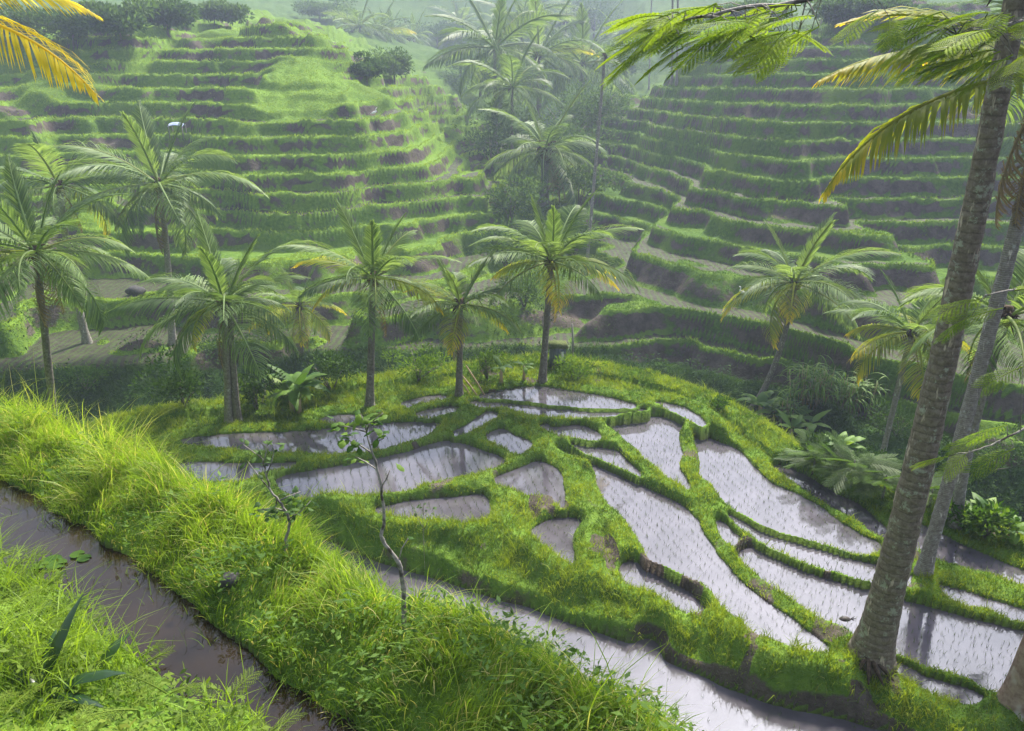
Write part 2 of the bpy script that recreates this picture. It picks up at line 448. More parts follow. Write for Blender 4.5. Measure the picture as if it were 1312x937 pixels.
def bark_mat(name, c0, c1, lichen, rings=9.0, lich=.55):
    m, nt, nd, lk = new_mat(name)
    tc = N(nt, 'ShaderNodeTexCoord')
    mp = N(nt, 'ShaderNodeMapping'); mp.inputs['Scale'].default_value = (1, 1, .25); lk.new(tc.outputs['Object'], mp.inputs[0])
    w = N(nt, 'ShaderNodeTexWave', wave_type='BANDS', bands_direction='Z'); w.inputs['Scale'].default_value = rings
    w.inputs['Distortion'].default_value = 2.5; w.inputs['Detail'].default_value = 3; w.inputs['Detail Scale'].default_value = 1.5
    lk.new(tc.outputs['Object'], w.inputs[0])
    n1 = noise_n(nt, 14, 6, .7, tc.outputs['Object']); n2 = noise_n(nt, 5.5, 6, .75, tc.outputs['Object']); n3 = noise_n(nt, 9, 3, .6, mp.outputs[0])
    col = mixc(nt, mrange(nt, n1, .32, .68), c0, c1)
    col = mixc(nt, mrange(nt, w.outputs['Fac'], .0, .16, .4, 0), col, tuple(v * .45 for v in c0))
    col = mixc(nt, mrange(nt, n2, lich, lich + .07), col, lichen)
    col = mixc(nt, mrange(nt, n3, .62, .7), col, tuple(min(1, v * 1.9) for v in c1))
    p = N(nt, 'ShaderNodeBsdfPrincipled'); lk.new(col, p.inputs['Base Color']); p.inputs['Roughness'].default_value = .9; p.inputs['Specular IOR Level'].default_value = .2
    b = N(nt, 'ShaderNodeBump'); b.inputs['Strength'].default_value = .6; b.inputs['Distance'].default_value = .03
    lk.new(math_n(nt, 'ADD', math_n(nt, 'MULTIPLY', w.outputs['Fac'], .5), n1), b.inputs['Height']); lk.new(b.outputs[0], p.inputs['Normal'])
    o = N(nt, 'ShaderNodeOutputMaterial'); lk.new(p.outputs[0], o.inputs[0])
    return m

def terrain_mat():
    m, nt, nd, lk = new_mat('ground_soil_and_grass')
    tc = N(nt, 'ShaderNodeTexCoord').outputs['Object']
    nf = noise_n(nt, 5, 5, .7, tc); nb = noise_n(nt, .35, 4, .6, tc); nm = noise_n(nt, 1.3, 5, .65, tc)
    g = mixc(nt, mrange(nt, nf, .3, .7), (.040, .085, .014), (.085, .155, .022))
    g = mixc(nt, mrange(nt, nb, .45, .7), g, (.11, .17, .03))
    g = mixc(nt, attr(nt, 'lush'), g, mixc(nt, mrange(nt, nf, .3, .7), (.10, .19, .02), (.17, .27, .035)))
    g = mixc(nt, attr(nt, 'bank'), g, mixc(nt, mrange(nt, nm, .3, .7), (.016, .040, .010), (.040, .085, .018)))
    s = mixc(nt, mrange(nt, nm, .3, .7), (.050, .041, .034), (.115, .096, .080))
    s = mixc(nt, mrange(nt, nf, .5, .75), s, (.06, .05, .04))
    sf = math_n(nt, 'ADD', attr(nt, 'soil'), math_n(nt, 'MULTIPLY', math_n(nt, 'SUBTRACT', nm, .5), 1.1))
    sf = mrange(nt, sf, .42, .62)
    col = mixc(nt, sf, g, s)
    # standing water and young rice on the far terraces
    rw = N(nt, 'ShaderNodeTexWave', wave_type='BANDS', bands_direction='X'); rw.inputs['Scale'].default_value = .9; rw.inputs['Distortion'].default_value = 4.0
    lk.new(tc, rw.inputs[0])
    rice = mixc(nt, math_n(nt, 'MULTIPLY', mrange(nt, rw.outputs['Fac'], .3, .8), mrange(nt, nf, .3, .6)), (.050, .046, .034), (.055, .090, .022))
    wf = mrange(nt, math_n(nt, 'ADD', attr(nt, 'tread'), math_n(nt, 'MULTIPLY', math_n(nt, 'SUBTRACT', nm, .5), .4)), .4, .6)
    col = mixc(nt, wf, col, rice)
    col = mixc(nt, attr(nt, 'wet'), col, (.045, .034, .026))
    p = N(nt, 'ShaderNodeBsdfPrincipled'); lk.new(col, p.inputs['Base Color'])
    rr = N(nt, 'ShaderNodeMix', data_type='FLOAT'); lk.new(wf, rr.inputs[0]); rr.inputs[2].default_value = .95; rr.inputs[3].default_value = .6
    lk.new(rr.outputs[0], p.inputs['Roughness']); p.inputs['Specular IOR Level'].default_value = .06
    b = N(nt, 'ShaderNodeBump'); b.inputs['Strength'].default_value = .7; b.inputs['Distance'].default_value = .12
    lk.new(math_n(nt, 'ADD', nf, nm), b.inputs['Height']); lk.new(b.outputs[0], p.inputs['Normal'])
    o = N(nt, 'ShaderNodeOutputMaterial'); lk.new(p.outputs[0], o.inputs[0])
    return m

def water_mat(name, mud, ior=1.45, rip=.06):
    m, nt, nd, lk = new_mat(name)
    tc = N(nt, 'ShaderNodeTexCoord').outputs['Object']
    n1 = noise_n(nt, 1.1, 4, .6, tc); n2 = noise_n(nt, 9, 3, .55, tc); n3 = noise_n(nt, 2.0, 2, .5, tc)
    col = mixc(nt, mrange(nt, n1, .3, .7), mud, tuple(v * 1.7 for v in mud))
    p = N(nt, 'ShaderNodeBsdfPrincipled'); lk.new(col, p.inputs['Base Color'])
    p.inputs['Roughness'].default_value = .045; p.inputs['IOR'].default_value = ior
    b = N(nt, 'ShaderNodeBump'); b.inputs['Strength'].default_value = rip; b.inputs['Distance'].default_value = .02
    lk.new(math_n(nt, 'ADD', n2, n3), b.inputs['Height']); lk.new(b.outputs[0], p.inputs['Normal'])
    o = N(nt, 'ShaderNodeOutputMaterial'); lk.new(p.outputs[0], o.inputs[0])
    return m

M = dict(
    ground=terrain_mat(),
    water=water_mat('paddy_water', (.056, .051, .060), 1.62, .05),
    ditch=water_mat('ditch_water', (.012, .0075, .0035), 1.38, .12),
    ridge=leaf_mat('tall_grass', (.07, .15, .012), (.23, .345, .03), .48, .5, .25, c2=(.44, .40, .16)),
    bund=leaf_mat('bund_grass', (.06, .125, .010), (.23, .30, .018), .45, .5, .3, c2=(.26, .28, .07)),
    terr=leaf_mat('terrace_grass', (.06, .125, .016), (.20, .29, .028), .4, .6, .2),
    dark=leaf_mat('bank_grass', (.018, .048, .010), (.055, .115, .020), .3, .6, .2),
    rice=leaf_mat('rice', (.035, .06, .018), (.08, .13, .03), .3, .6, .2),
    palm=leaf_mat('palm_leaf', (.07, .125, .042), (.20, .29, .10), .42, .55, .25, .5, c2=(.34, .26, .02)),
    palmy=leaf_mat('palm_leaf_yellowing', (.075, .13, .016), (.22, .27, .022), .5, .55, .15, .3, c2=(.60, .46, .02)),
    palmgold=leaf_mat('palm_leaf_golden', (.40, .36, .03), (.62, .50, .02), .5, .5, .3, .2, c2=(.5, .26, .03)),
    deadf=leaf_mat('dead_frond', (.14, .10, .055), (.30, .23, .13), .25, .7, .2, .3),
    leaf=leaf_mat('shrub_leaf', (.022, .055, .012), (.065, .125, .024), .35, .6, .15, .5),
    leafl=leaf_mat('bright_leaf', (.04, .10, .013), (.13, .22, .026), .4, .6, .15, .4),
    banana=leaf_mat('banana_leaf', (.045, .11, .018), (.13, .23, .035), .35, .55, .2, .4, c2=(.26, .32, .08)),
    feather=leaf_mat('feathery_leaf', (.06, .135, .010), (.20, .29, .018), .55, .6, .12, c2=(.36, .33, .02)),
    hazeleaf=leaf_mat('mist_tinted_leaf', (.034, .078, .024), (.085, .15, .045), .35, .7, .1, .6),  # lightened and blued: valley mist put into the leaf colour
    bark=bark_mat('palm_bark', (.10, .088, .072), (.22, .20, .17), (.30, .31, .27), 9, .58),
    barkp=bark_mat('pale_palm_bark', (.16, .14, .12), (.30, .28, .25), (.36, .37, .33), 8, .58),
    barkm=bark_mat('lichen_bark', (.12, .095, .068), (.23, .19, .14), (.29, .30, .22), 2.2, .55),
    barkr=solid_mat('pinkish_bark', (.18, .11, .08), (.34, .25, .19), 7, .9, .5, c2=(.40, .36, .31)),
    twig=solid_mat('twig_bark', (.16, .145, .125), (.34, .31, .28), 25, .9, .4, c2=(.06, .05, .04)),
    fibre=solid_mat('crown_fibre', (.035, .024, .016), (.10, .07, .045), 18, .95, .6),
    nut=solid_mat('coconut_husk', (.10, .08, .02), (.20, .13, .04), 8, .6, .2),
    dnut=solid_mat('dark_husk', (.018, .014, .012), (.04, .03, .025), 8, .6, .2),
    white=solid_mat('white_plumage', (.70, .69, .66), (.8, .79, .77), 8, .7, .1),
    beak=solid_mat('dark_beak', (.05, .04, .02), (.10, .07, .02), 8, .5, .1),
    tarp=solid_mat('blue_tarpaulin', (.20, .27, .42), (.42, .48, .60), 3, .5, .3),
    bamboo=solid_mat('dry_bamboo', (.28, .20, .11), (.45, .34, .20), 9, .6, .3, stretch=(1, 1, .2)),
    pole=solid_mat('weathered_wood', (.13, .12, .10), (.26, .24, .21), 14, .9, .5, stretch=(1, 1, .15)),
    stone=solid_mat('dark_stone', (.03, .03, .03), (.075, .072, .07), 9, .85, .6),
    board=solid_mat('grey_boards', (.075, .09, .11), (.15, .17, .19), 6, .8, .4, stretch=(6, 6, .5)),
    thatch=solid_mat('mossy_thatch', (.06, .085, .025), (.14, .16, .05), 20, .95, .8, stretch=(1, 1, .3)),
    paint=solid_mat('white_paint', (.62, .62, .60), (.75, .75, .73), 6, .6, .1),
    featherd=leaf_mat('dull_feathery_leaf', (.028, .07, .014), (.075, .14, .026), .4, .5, .25),
    orange=leaf_mat('fallen_orange_leaf', (.40, .15, .02), (.55, .26, .05), .2, .6, .3),
)

# ------------------------------------------------------------------ ground sheet
def rows():
    r = [2.0]
    while r[-1] < 460:
        d = r[-1]
        st = .06 if d < 12 else .07 if d < 27 else .11 if d < 36 else .11 + (d - 36) * .0035 if d < 92 else .35 + (d - 92) * .035
        r.append(d + st)
    return np.array(r)
RR = rows(); AA = np.radians(np.linspace(-50, 50, 860))
gr, ga = np.meshgrid(RR, AA, indexing='ij')
GX = (gr * np.tan(ga)).ravel(); GY = gr.ravel()
G = ground(GX, GY, True)
nr, na = gr.shape
ii, jj = np.meshgrid(np.arange(nr - 1), np.arange(na - 1), indexing='ij')
quads = np.stack([ii * na + jj, ii * na + jj + 1, (ii + 1) * na + jj + 1, (ii + 1) * na + jj], -1).reshape(-1, 4)

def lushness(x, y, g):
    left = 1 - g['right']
    l = np.clip(left * (.5 + .6 * noise(x, y, 8, 31)) + (.35 + .45 * left) * g['lip'] + .25 * noise(x, y, 3, 32), 0, 1)  # left hill and lips lusher; their sunlit tone is also put into the colour
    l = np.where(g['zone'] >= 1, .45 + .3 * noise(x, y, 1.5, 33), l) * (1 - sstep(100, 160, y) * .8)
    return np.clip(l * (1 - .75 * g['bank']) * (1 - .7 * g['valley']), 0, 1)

soilbias = .25 * noise(GX, GY, 6, 34) + .2 * noise(GX, GY, 2.2, 35)
soil = np.clip(G['wall'] * (.58 + 1.5 * soilbias + .08 * G['right']), 0, 1) * np.where(G['zone'] == 0, 1 - sstep(100, 140, GY) * .5, 1)
wetk = np.maximum(1 - sstep(.2, 1.2, G['S']), sstep(-.1, .15, np.sin(G['k'] * 7.77) + .35 * noise(GX, GY, 9, 36) + .5 * G['right'] - .25 - np.clip(G['S'] - 4, 0, 9) * .12))
tread = G['tread'] * wetk
me = mesh_np('terrain', np.c_[GX, GY, G['h']], [quads], M['ground'],
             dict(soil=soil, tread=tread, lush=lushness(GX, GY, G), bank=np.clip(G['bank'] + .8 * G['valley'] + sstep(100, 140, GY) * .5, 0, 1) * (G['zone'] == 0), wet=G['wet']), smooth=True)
link('terrain', me, kind='structure')

# water of every paddy and of the ditch
def water_sheet(name, P, z, mat, grow=.055):
    A = P; T = np.roll(P, -1, 0) - np.roll(P, 1, 0); T /= np.linalg.norm(T, axis=1)[:, None] + 1e-9
    Nn = np.c_[T[:, 1], -T[:, 0]]
    area = .5 * np.sum(A[:, 0] * np.roll(A[:, 1], -1) - np.roll(A[:, 0], -1) * A[:, 1])
    Q = A + Nn * grow * (1 if area > 0 else -1)
    me = bpy.data.meshes.new(name)
    idx = list(range(len(Q))) if area > 0 else list(range(len(Q)))[::-1]
    me.from_pydata([(a, b, z) for a, b in Q], [], [idx]); me.materials.append(mat); me.update()
    return link(name, me, kind='structure')
for n, z, P in POLY:
    if n != 'P25': water_sheet('paddy_water', P, z, M['water'])
water_sheet('ditch_water', DW, DITCH_Z, M['ditch'])

# ------------------------------------------------------------------ grass (stuff)
def blades(P, h, w, lean, az, tint, segs=3):
    n = len(P)
    ld = np.stack([np.cos(az), np.sin(az), np.zeros(n)], -1)
    a2 = rng.random(n) * 2 * np.pi
    sd = np.stack([np.cos(a2), np.sin(a2), np.zeros(n)], -1)
    V = []; 
    for i in range(segs):
        t = i / segs
        c = P + ld * (h * lean * t ** 1.8)[:, None]; c[:, 2] += h * (t - .45 * lean * t ** 2.2)
        ww = (w * .5 * (1 - .75 * t))[:, None]
        V += [c - sd * ww, c + sd * ww]
    c = P + ld * (h * lean)[:, None]; c[:, 2] += h * (1 - .45 * lean)
    V.append(c)
    k = 2 * segs + 1
    V = np.stack(V, 1).reshape(-1, 3)
    b = np.arange(n) * k
    q = [np.stack([b + 2 * i, b + 2 * i + 1, b + 2 * i + 3, b + 2 * i + 2], -1) for i in range(segs - 1)]
    t3 = np.stack([b + k - 3, b + k - 2, b + k - 1], -1)
    return V, [np.vstack(q)] if q else [], t3, np.repeat(tint, k)

def grass_obj(name, P, h, w, lean, az, tint, mat, segs=3):
    V, q, t, ti = blades(P, h, w, lean, az, tint, segs)
    o = link(name, mesh_np(name, V, [t] + q, mat, {'tint': ti}), kind='stuff')
    return o

def scatter(n, x0, x1, y0, y1):
    return x0 + rng.random(n) * (x1 - x0), y0 + rng.random(n) * (y1 - y0)

def in_view(x, y, z, mx=60, my=80):
    dy = y; dep = dy * cp - (z - CAMZ) * sp; up = dy * sp + (z - CAMZ) * cp
    u = CX + FPX * x / dep; v = CY - FPX * up / dep
    return (dep > .5) & (u > -mx) & (u < 1312 + mx) & (v > -my) & (v < 937 + my)

# tall grass on the near ridge
x, y = scatter(430000, -11, 4, 2.5, 14)
g = ground(x, y, True)
keep = (g['zone'] == 2) & (g['wet'] == 0) & in_view(x, y, g['h'], 60, 150)
dd = sdist(DW, x[keep], y[keep])
x, y, z = x[keep], y[keep], g['h'][keep]
m = (rng.random(len(x)) < np.where(dd < 2.2, 1, .35)); x, y, z, dd = x[m], y[m], z[m], dd[m]
nz = noise(x, y, 1.1, 41); nz2 = noise(x, y, .45, 42); leftness = sstep(1.5, -6, x)
hh = (.15 + .17 * leftness * sstep(.1, .9, dd) + .09 * sstep(.2, 1, dd)) * (1 + .45 * nz + .25 * nz2) * (.55 + .75 * rng.random(len(x)))
hh = np.clip(hh, .1, .95)
ti = np.clip(.22 + .30 * leftness + .45 * nz + .25 * (rng.random(len(x)) - .5) + .12 * sstep(.2, 1, dd), 0, 1.0)
ti = np.where(rng.random(len(x)) < .13, 1.2 + .5 * rng.random(len(x)), ti)
cl = .55 + .9 * sstep(-.35, .5, noise(x, y, .28, 47) + .5 * noise(x, y, .7, 48)); hh = np.clip(hh * cl, .08, 1.0)
tuft = rng.random(len(x)) < .045; hh = np.where(tuft, hh * 1.7 + .05, hh); ti = np.where(tuft, np.clip(ti + .3, 0, 1.3), ti)
laz = -1.2 + 2.6 * noise(x, y, .8, 49)
grass_obj('ridge_grass', np.c_[x, y, z - .02], hh, .007 + .009 * rng.random(len(x)), .25 + .8 * rng.random(len(x)) ** 1.3,
          laz + rng.normal(0, .9, len(x)), ti, M['ridge'], 4)
# broad leaved weeds among the ridge grass
wx, wy = scatter(60000, -9, 3, 2.5, 11); wg = ground(wx, wy, True)
wk = (wg['zone'] == 2) & (wg['wet'] == 0) & in_view(wx, wy, wg['h'], 60, 120) & (noise(wx, wy, .9, 65) + .35 * sstep(-2.5, .5, wx) > .12); wx, wy, wz = wx[wk], wy[wk], wg['h'][wk]; wn = len(wx)
WP = np.c_[wx, wy, wz + (.06 + .26 * rng.random(wn)) * (1 + .6 * noise(wx, wy, .4, 66))]
wd = rng.normal(0, 1, (wn, 3)) * [1, 1, .4] + [0, 0, .2]; wd /= np.linalg.norm(wd, axis=1)[:, None]
ws = np.cross(wd, [0, 0, 1.]) + rng.normal(0, .3, (wn, 3)); ws /= np.linalg.norm(ws, axis=1)[:, None]
wl = (.035 + .07 * rng.random(wn) ** 2)[:, None]; wb = np.arange(wn) * 4
WV = np.stack([WP, WP + wd * wl * .45 + ws * wl * .2, WP + wd * wl - [0, 0, .01], WP + wd * wl * .45 - ws * wl * .2], 1).reshape(-1, 3)
link('ridge_weeds', mesh_np('ridge_weeds', WV, [np.stack([wb, wb + 1, wb + 2, wb + 3], -1)], M['leafl'], {'tint': np.repeat(np.clip(.3 + .5 * rng.random(wn), 0, 1), 4)}), kind='stuff')
# grass on the paddy bunds and the spur
x, y = scatter(900000, -13, 17, 9, 30)
g = ground(x, y, True)
keep = (g['zone'] == 1) & (g['wet'] == 0) & in_view(x, y, g['h']) & (g['dw'] > .0)
keep &= rng.random(len(x)) < np.where(g['wall'] > .6, .3, 1)
x, y, z, dw, tl, = x[keep], y[keep], g['h'][keep], g['dw'][keep], g['tall'][keep]
far = sstep(13, 24, y)
m = rng.random(len(x)) < (.9 - .25 * far); x, y, z, dw, tl, far = x[m], y[m], z[m], dw[m], tl[m], far[m]
nz = noise(x, y, 1.3, 43); nz2 = noise(x, y, .5, 44)
cl = sstep(-.4, .45, noise(x, y, .22, 63) + .5 * noise(x, y, .6, 64))
hh = (.055 + .03 * nz + .03 * nz2 + .075 * cl + .10 * tl * cl + .05 * sstep(.3, 1, dw)) * (.5 + 1.0 * rng.random(len(x)))
ti = np.clip(.38 + .55 * nz + .4 * nz2 + .45 * (rng.random(len(x)) - .5) + .1 * tl + .15 * (cl - .5), 0, 1.1); ti = np.where(rng.random(len(x)) < .06, 1.35, ti)
grass_obj('bund_grass', np.c_[x, y, z - .01], np.clip(np.where(rng.random(len(x)) < .035, hh * 2.2, hh), .03, .5), .010 + .012 * rng.random(len(x)) + .006 * far, .3 + .7 * rng.random(len(x)),
          rng.random(len(x)) * 6.28, ti, M['bund'], 2)
# grass of the terraced hills
x, y = scatter(1500000, -48, 50, 33, 98)
m = rng.random(len(x)) < np.clip(1.25 - y / 90, .25, 1); x, y = x[m], y[m]
m = in_view(x, y, 0 * x + 0, 400, 600); x, y = x[m], y[m]
g = ground(x, y, True)
left = 1 - g['right']
grassy = np.clip(g['lip'] * 1.2 + (1 - g['tread']) * .10 + (1 - g['wall']) * (1 - g['tread']) * .45 + g['wall'] * .05, 0, 1)
keep = (g['zone'] == 0) & in_view(x, y, g['h']) & (g['bank'] < .5) & (rng.random(len(x)) < grassy)
x, y, z, lf, lp = x[keep], y[keep], g['h'][keep], left[keep], g['lip'][keep]
nz = noise(x, y, 2.5, 45)
hh = (.12 + .09 * nz + .05 * lp) * (.6 + .9 * rng.random(len(x))); 
ti = np.clip(.10 + .5 * lf + .5 * nz + .3 * (rng.random(len(x)) - .5) + (.15 + .2 * lf) * lp, 0, 1)  # sunlight put into the tint: left hill and lips yellower, right hill duller
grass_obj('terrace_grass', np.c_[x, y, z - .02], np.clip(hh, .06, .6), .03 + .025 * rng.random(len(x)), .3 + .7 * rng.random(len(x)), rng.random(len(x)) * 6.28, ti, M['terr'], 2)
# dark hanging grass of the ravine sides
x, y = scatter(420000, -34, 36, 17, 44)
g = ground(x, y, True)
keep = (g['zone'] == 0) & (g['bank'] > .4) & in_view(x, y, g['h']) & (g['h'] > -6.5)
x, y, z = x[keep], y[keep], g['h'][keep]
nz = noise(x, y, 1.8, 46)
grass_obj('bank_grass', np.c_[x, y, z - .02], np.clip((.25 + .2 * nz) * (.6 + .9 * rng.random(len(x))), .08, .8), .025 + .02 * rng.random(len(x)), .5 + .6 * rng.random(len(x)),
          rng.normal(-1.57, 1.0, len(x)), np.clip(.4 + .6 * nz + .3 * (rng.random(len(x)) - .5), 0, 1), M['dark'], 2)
# leafy undergrowth of the ravine sides
ux, uy = scatter(150000, -34, 34, 17, 44); ug = ground(ux, uy, True)
uk = (ug['zone'] == 0) & (ug['S'] < np.where(ux > 3, -2.4, -1.2) + 1.0 * noise(ux, uy, 4, 72)) & (ug['h'] > -6.8) & in_view(ux, uy, ug['h']) & (ug['tread'] < .5) & (noise(ux, uy, 1.6, 73) > -.35)
ux, uy, uz = ux[uk], uy[uk], ug['h'][uk]; un = len(ux)
UP = np.c_[ux, uy, uz + (.05 + .5 * rng.random(un)) * (.5 + .9 * np.clip(noise(ux, uy, 1.2, 74) + .3, 0, 1))]
ud = rng.normal(0, 1, (un, 3)) * [1, 1, .5] + [0, -.3, .1]; ud /= np.linalg.norm(ud, axis=1)[:, None]
us = np.cross(ud, [0, 0, 1.]) + rng.normal(0, .4, (un, 3)); us /= np.linalg.norm(us, axis=1)[:, None]
ul = (.10 + .14 * rng.random(un) ** 2)[:, None]; ub = np.arange(un) * 4
UV = np.stack([UP, UP + ud * ul * .45 + us * ul * .22, UP + ud * ul - [0, 0, .03], UP + ud * ul * .45 - us * ul * .22], 1).reshape(-1, 3)
link('bank_undergrowth', mesh_np('bank_undergrowth', UV, [np.stack([ub, ub + 1, ub + 2, ub + 3], -1)], leaf_mat('undergrowth_leaf', (.020, .050, .010), (.060, .115, .020), .35, .75, .08), {'tint': np.repeat(np.clip(.35 + .7 * noise(ux, uy, 1.5, 75) + .3 * (rng.random(un) - .5), 0, 1), 4)}), kind='stuff')
# rice seedlings in rows
RP, RA = [], []
for n, zl, P in POLY:
    if n == 'P25': continue
    lo, hi = P.min(0), P.max(0)
    spc = .215 if n != 'P26' else .3
    ang = .35 + .12 * math.sin(len(RP) * 1.7)
    c, s = math.cos(ang), math.sin(ang); dg = np.hypot(*(hi - lo))
    u, v = np.meshgrid(np.arange(-dg, dg, spc), np.arange(-dg, dg, spc * .5))
    u = u.ravel() + rng.normal(0, .012, u.size); v = v.ravel() + rng.normal(0, .03, v.size)
    px_, py_ = (lo[0] + hi[0]) / 2 + u * c - v * s, (lo[1] + hi[1]) / 2 + u * s + v * c
    m = (px_ > lo[0]) & (px_ < hi[0]) & (py_ > lo[1]) & (py_ < hi[1]); px_, py_ = px_[m], py_[m]
    m = (sdist(P, px_, py_) < -.1) & (rng.random(len(px_)) < (.93 if n != 'P26' else .4)); RP.append(np.c_[px_[m], py_[m], np.full(m.sum(), zl - .02)])
RP = np.vstack(RP); m = in_view(RP[:, 0], RP[:, 1], RP[:, 2]); RP = np.repeat(RP[m], 3, 0) + rng.normal(0, .012, (m.sum() * 3, 3)) * [1, 1, 0]
n = len(RP)
grass_obj('rice_seedlings', RP, .09 + .09 * rng.random(n), .005 + .005 * rng.random(n), .1 + .6 * rng.random(n), rng.random(n) * 6.28, rng.random(n), M['rice'], 2)

# ------------------------------------------------------------------ coconut palms
def frond_mesh(name, L, bend, hang, mat, seed, nleaf=62, yellow=0., twist=0., leaf=.27, wid=.027, sparse=0.):
    """a pinnate leaf along +X, base at the origin, L long; bend = total downward turn in radians"""
    r = np.random.default_rng(seed); mb = MB()
    ns = 14; t = np.linspace(0, 1, ns); ang = -bend * t ** 1.6
    dx = np.cos(ang); dz = np.sin(ang); sw = twist * t ** 2
    pts = np.zeros((ns, 3)); st = L / (ns - 1)
    for i in range(1, ns): pts[i] = pts[i - 1] + st * np.array([dx[i] , .35 * sw[i], dz[i]])
    mb.tube(pts, .030 * L / 2.6 * (1 - .85 * t) + .004, 5, np.where(np.repeat(t, 5) > 2, 0, .9) if False else .85, cap=False)
    for s in (-1, 1):
        tt = np.linspace(.13, .995, nleaf) + r.normal(0, .004, nleaf)
        tt = np.clip(tt, .1, 1)
        for q in tt:
            if r.random() < sparse: continue
            i = min(int(q * (ns - 1)), ns - 2); f = q * (ns - 1) - i
            p = pts[i] * (1 - f) + pts[i + 1] * f
            T = pts[i + 1] - pts[i]; T /= np.linalg.norm(T)
            up = np.array([-T[2], 0, T[0]])
            Sd = np.array([0, s, 0.])
            ll = L * leaf * (.35 + .75 * math.sin(min(1, q * 1.15) * math.pi) ** .7 + .0) * r.uniform(.85, 1.1)
            if q > .9: ll *= .75
            fw = (.35 if leaf > .2 else 1.2) + .9 * q + r.normal(0, .06)
            d = Sd * 1.0 + T * fw + up * (.28 - hang * .25) + r.normal(0, .05, 3); d /= np.linalg.norm(d)
            w = L * wid / 2.6 * r.uniform(.8, 1.15)
            c0 = p; hd = hang * r.uniform(.7, 1.3)
            c1 = c0 + d * ll * .4
            d2 = d + np.array([0, 0, -1]) * hd * .55; d2 /= np.linalg.norm(d2); c2 = c1 + d2 * ll * .33
            d3 = d2 + np.array([0, 0, -1]) * hd * .8; d3 /= np.linalg.norm(d3); c3 = c2 + d3 * ll * .3
            wa = np.cross(d, up); wa = T * .8 + up * .35 * 1; wa -= d * (wa @ d); wa /= np.linalg.norm(wa)
            V = [c0 - wa * w * .35, c0 + wa * w * .35, c1 - wa * w * .6, c1 + wa * w * .6, c2 - wa * w * .42, c2 + wa * w * .42, c3]
            ti = r.uniform(.1, .7) + yellow * (q ** 2) * 1.2
            tv = [ti, ti, ti, ti, ti + yellow * .25, ti + yellow * .25, ti + yellow * .6 + (.25 if r.random() < .15 else 0)]
            mb.add(V, [[[0, 1, 3, 2], [2, 3, 5, 4]], [[4, 5, 6]]], tv)
    return mb.mesh(name, mat)

FR = {}
for nm, bend, hang, seed in (('up', .35, .15, 1), ('arch', .85, .5, 2), ('flat', 1.0, .9, 3), ('droop', 1.5, 1.2, 4), ('flat2', .8, 1.2, 5), ('arch2', 1.15, .7, 6)):
    FR[nm] = frond_mesh('frond_' + nm, 1.0, bend, hang, M['palm'], seed, twist=.25 * (-1) ** seed, leaf=.19 if nm == 'up' else .28)
    FR[nm + '_y'] = frond_mesh('frond_' + nm + '_yellow', 1.0, bend, hang, M['palmy'], seed + 20, yellow=.75, twist=.2 * (-1) ** seed, leaf=.19 if nm == 'up' else .28)
FR['dead'] = frond_mesh('frond_dead', 1.0, .5, 1.5, M['deadf'], 40, nleaf=34, sparse=.15)
FR['gold'] = frond_mesh('frond_gold', 1.0, .9, 1.0, M['palmgold'], 41, yellow=.3, nleaf=64, wid=.028)

FR['near'] = frond_mesh('frond_near_gold_edge', 1.0, .75, 1.3, M['palmy'], 61, nleaf=90, yellow=.5, twist=.1, wid=.026, leaf=.25)
FR['near2'] = frond_mesh('frond_near_gold_tip', 1.0, .95, 1.4, M['palmy'], 62, nleaf=90, yellow=.6, twist=-.1, wid=.026, leaf=.24)
def trunk_mesh(P0, P1, r0, r1, bow, mat, seed=0, ring=.16, sides=12, flare=.5):
    r = np.random.default_rng(seed)
    P0 = np.array(P0, float); P1 = np.array(P1, float); L = np.linalg.norm(P1 - P0)
    n = max(12, int(L / ring * 2)); t = np.linspace(-.3 / L, 1, n)
    base = P0 + (P1 - P0) * t[:, None] + np.array(bow) * (4 * t * (1 - t))[:, None]
    rad = r0 + (r1 - r0) * np.clip(t, 0, 1) ** .75 + flare * r0 * np.exp(-np.clip(t, 0, 1) * L / .35)
    rad = rad * (1 + np.where(np.arange(n) % 2 == 0, .035, -.02) * (.35 if r0 > .3 else 1) + r.normal(0, .012, n))
    mb = MB(); mb.tube(base - P0, rad, sides)
    V = mb.V[0]; V += .04 * r0 * np.stack([noise(V[:, 2] * 3 + 7, V[:, 0] * 9, 1, k) for k in (1, 2, 3)], -1) * [1, 1, 0]
    return mb.mesh('trunk', mat, True)

NUT = None
def nut_mesh():
    mb = MB(); r = np.random.default_rng(5)
    for i in range(9):
        a = r.random() * 6.28; c = np.array([.13 * math.cos(a), .13 * math.sin(a), -.05 - .16 * r.random()])
        u = np.linspace(0, np.pi, 6); k = 7
        pts = np.stack([np.zeros(6), np.zeros(6), .085 * np.cos(u)], -1) + c
        mb.tube(pts, .068 * np.sin(u) + .002, k, r.random())
    return mb.mesh('coconut_cluster', M['nut'], True)
NUT = nut_mesh()
def fibre_mesh():
    mb = MB(); r = np.random.default_rng(6)
    u = np.linspace(0, 1, 7)
    mb.tube(np.stack([0 * u, 0 * u, -.3 + .55 * u], -1), .07 + .09 * np.sin(u * 3.0), 9)
    for i in range(36):                                    # stubs and sheaths of old leaves
        a = r.random() * 6.28; e = r.uniform(-1.1, .7); l = r.uniform(.15, .4)
        d = np.array([math.cos(a) * math.cos(e), math.sin(a) * math.cos(e), math.sin(e)])
        p = np.array([.1 * math.cos(a), .1 * math.sin(a), r.uniform(-.2, .2)])
        mb.tube([p, p + d * l * .6, p + d * l + np.array([0, 0, -.06])], [.03, .02, .006], 4, r.random())
    return mb.mesh('leaf_bases', M['fibre'])
FIB = fibre_mesh()

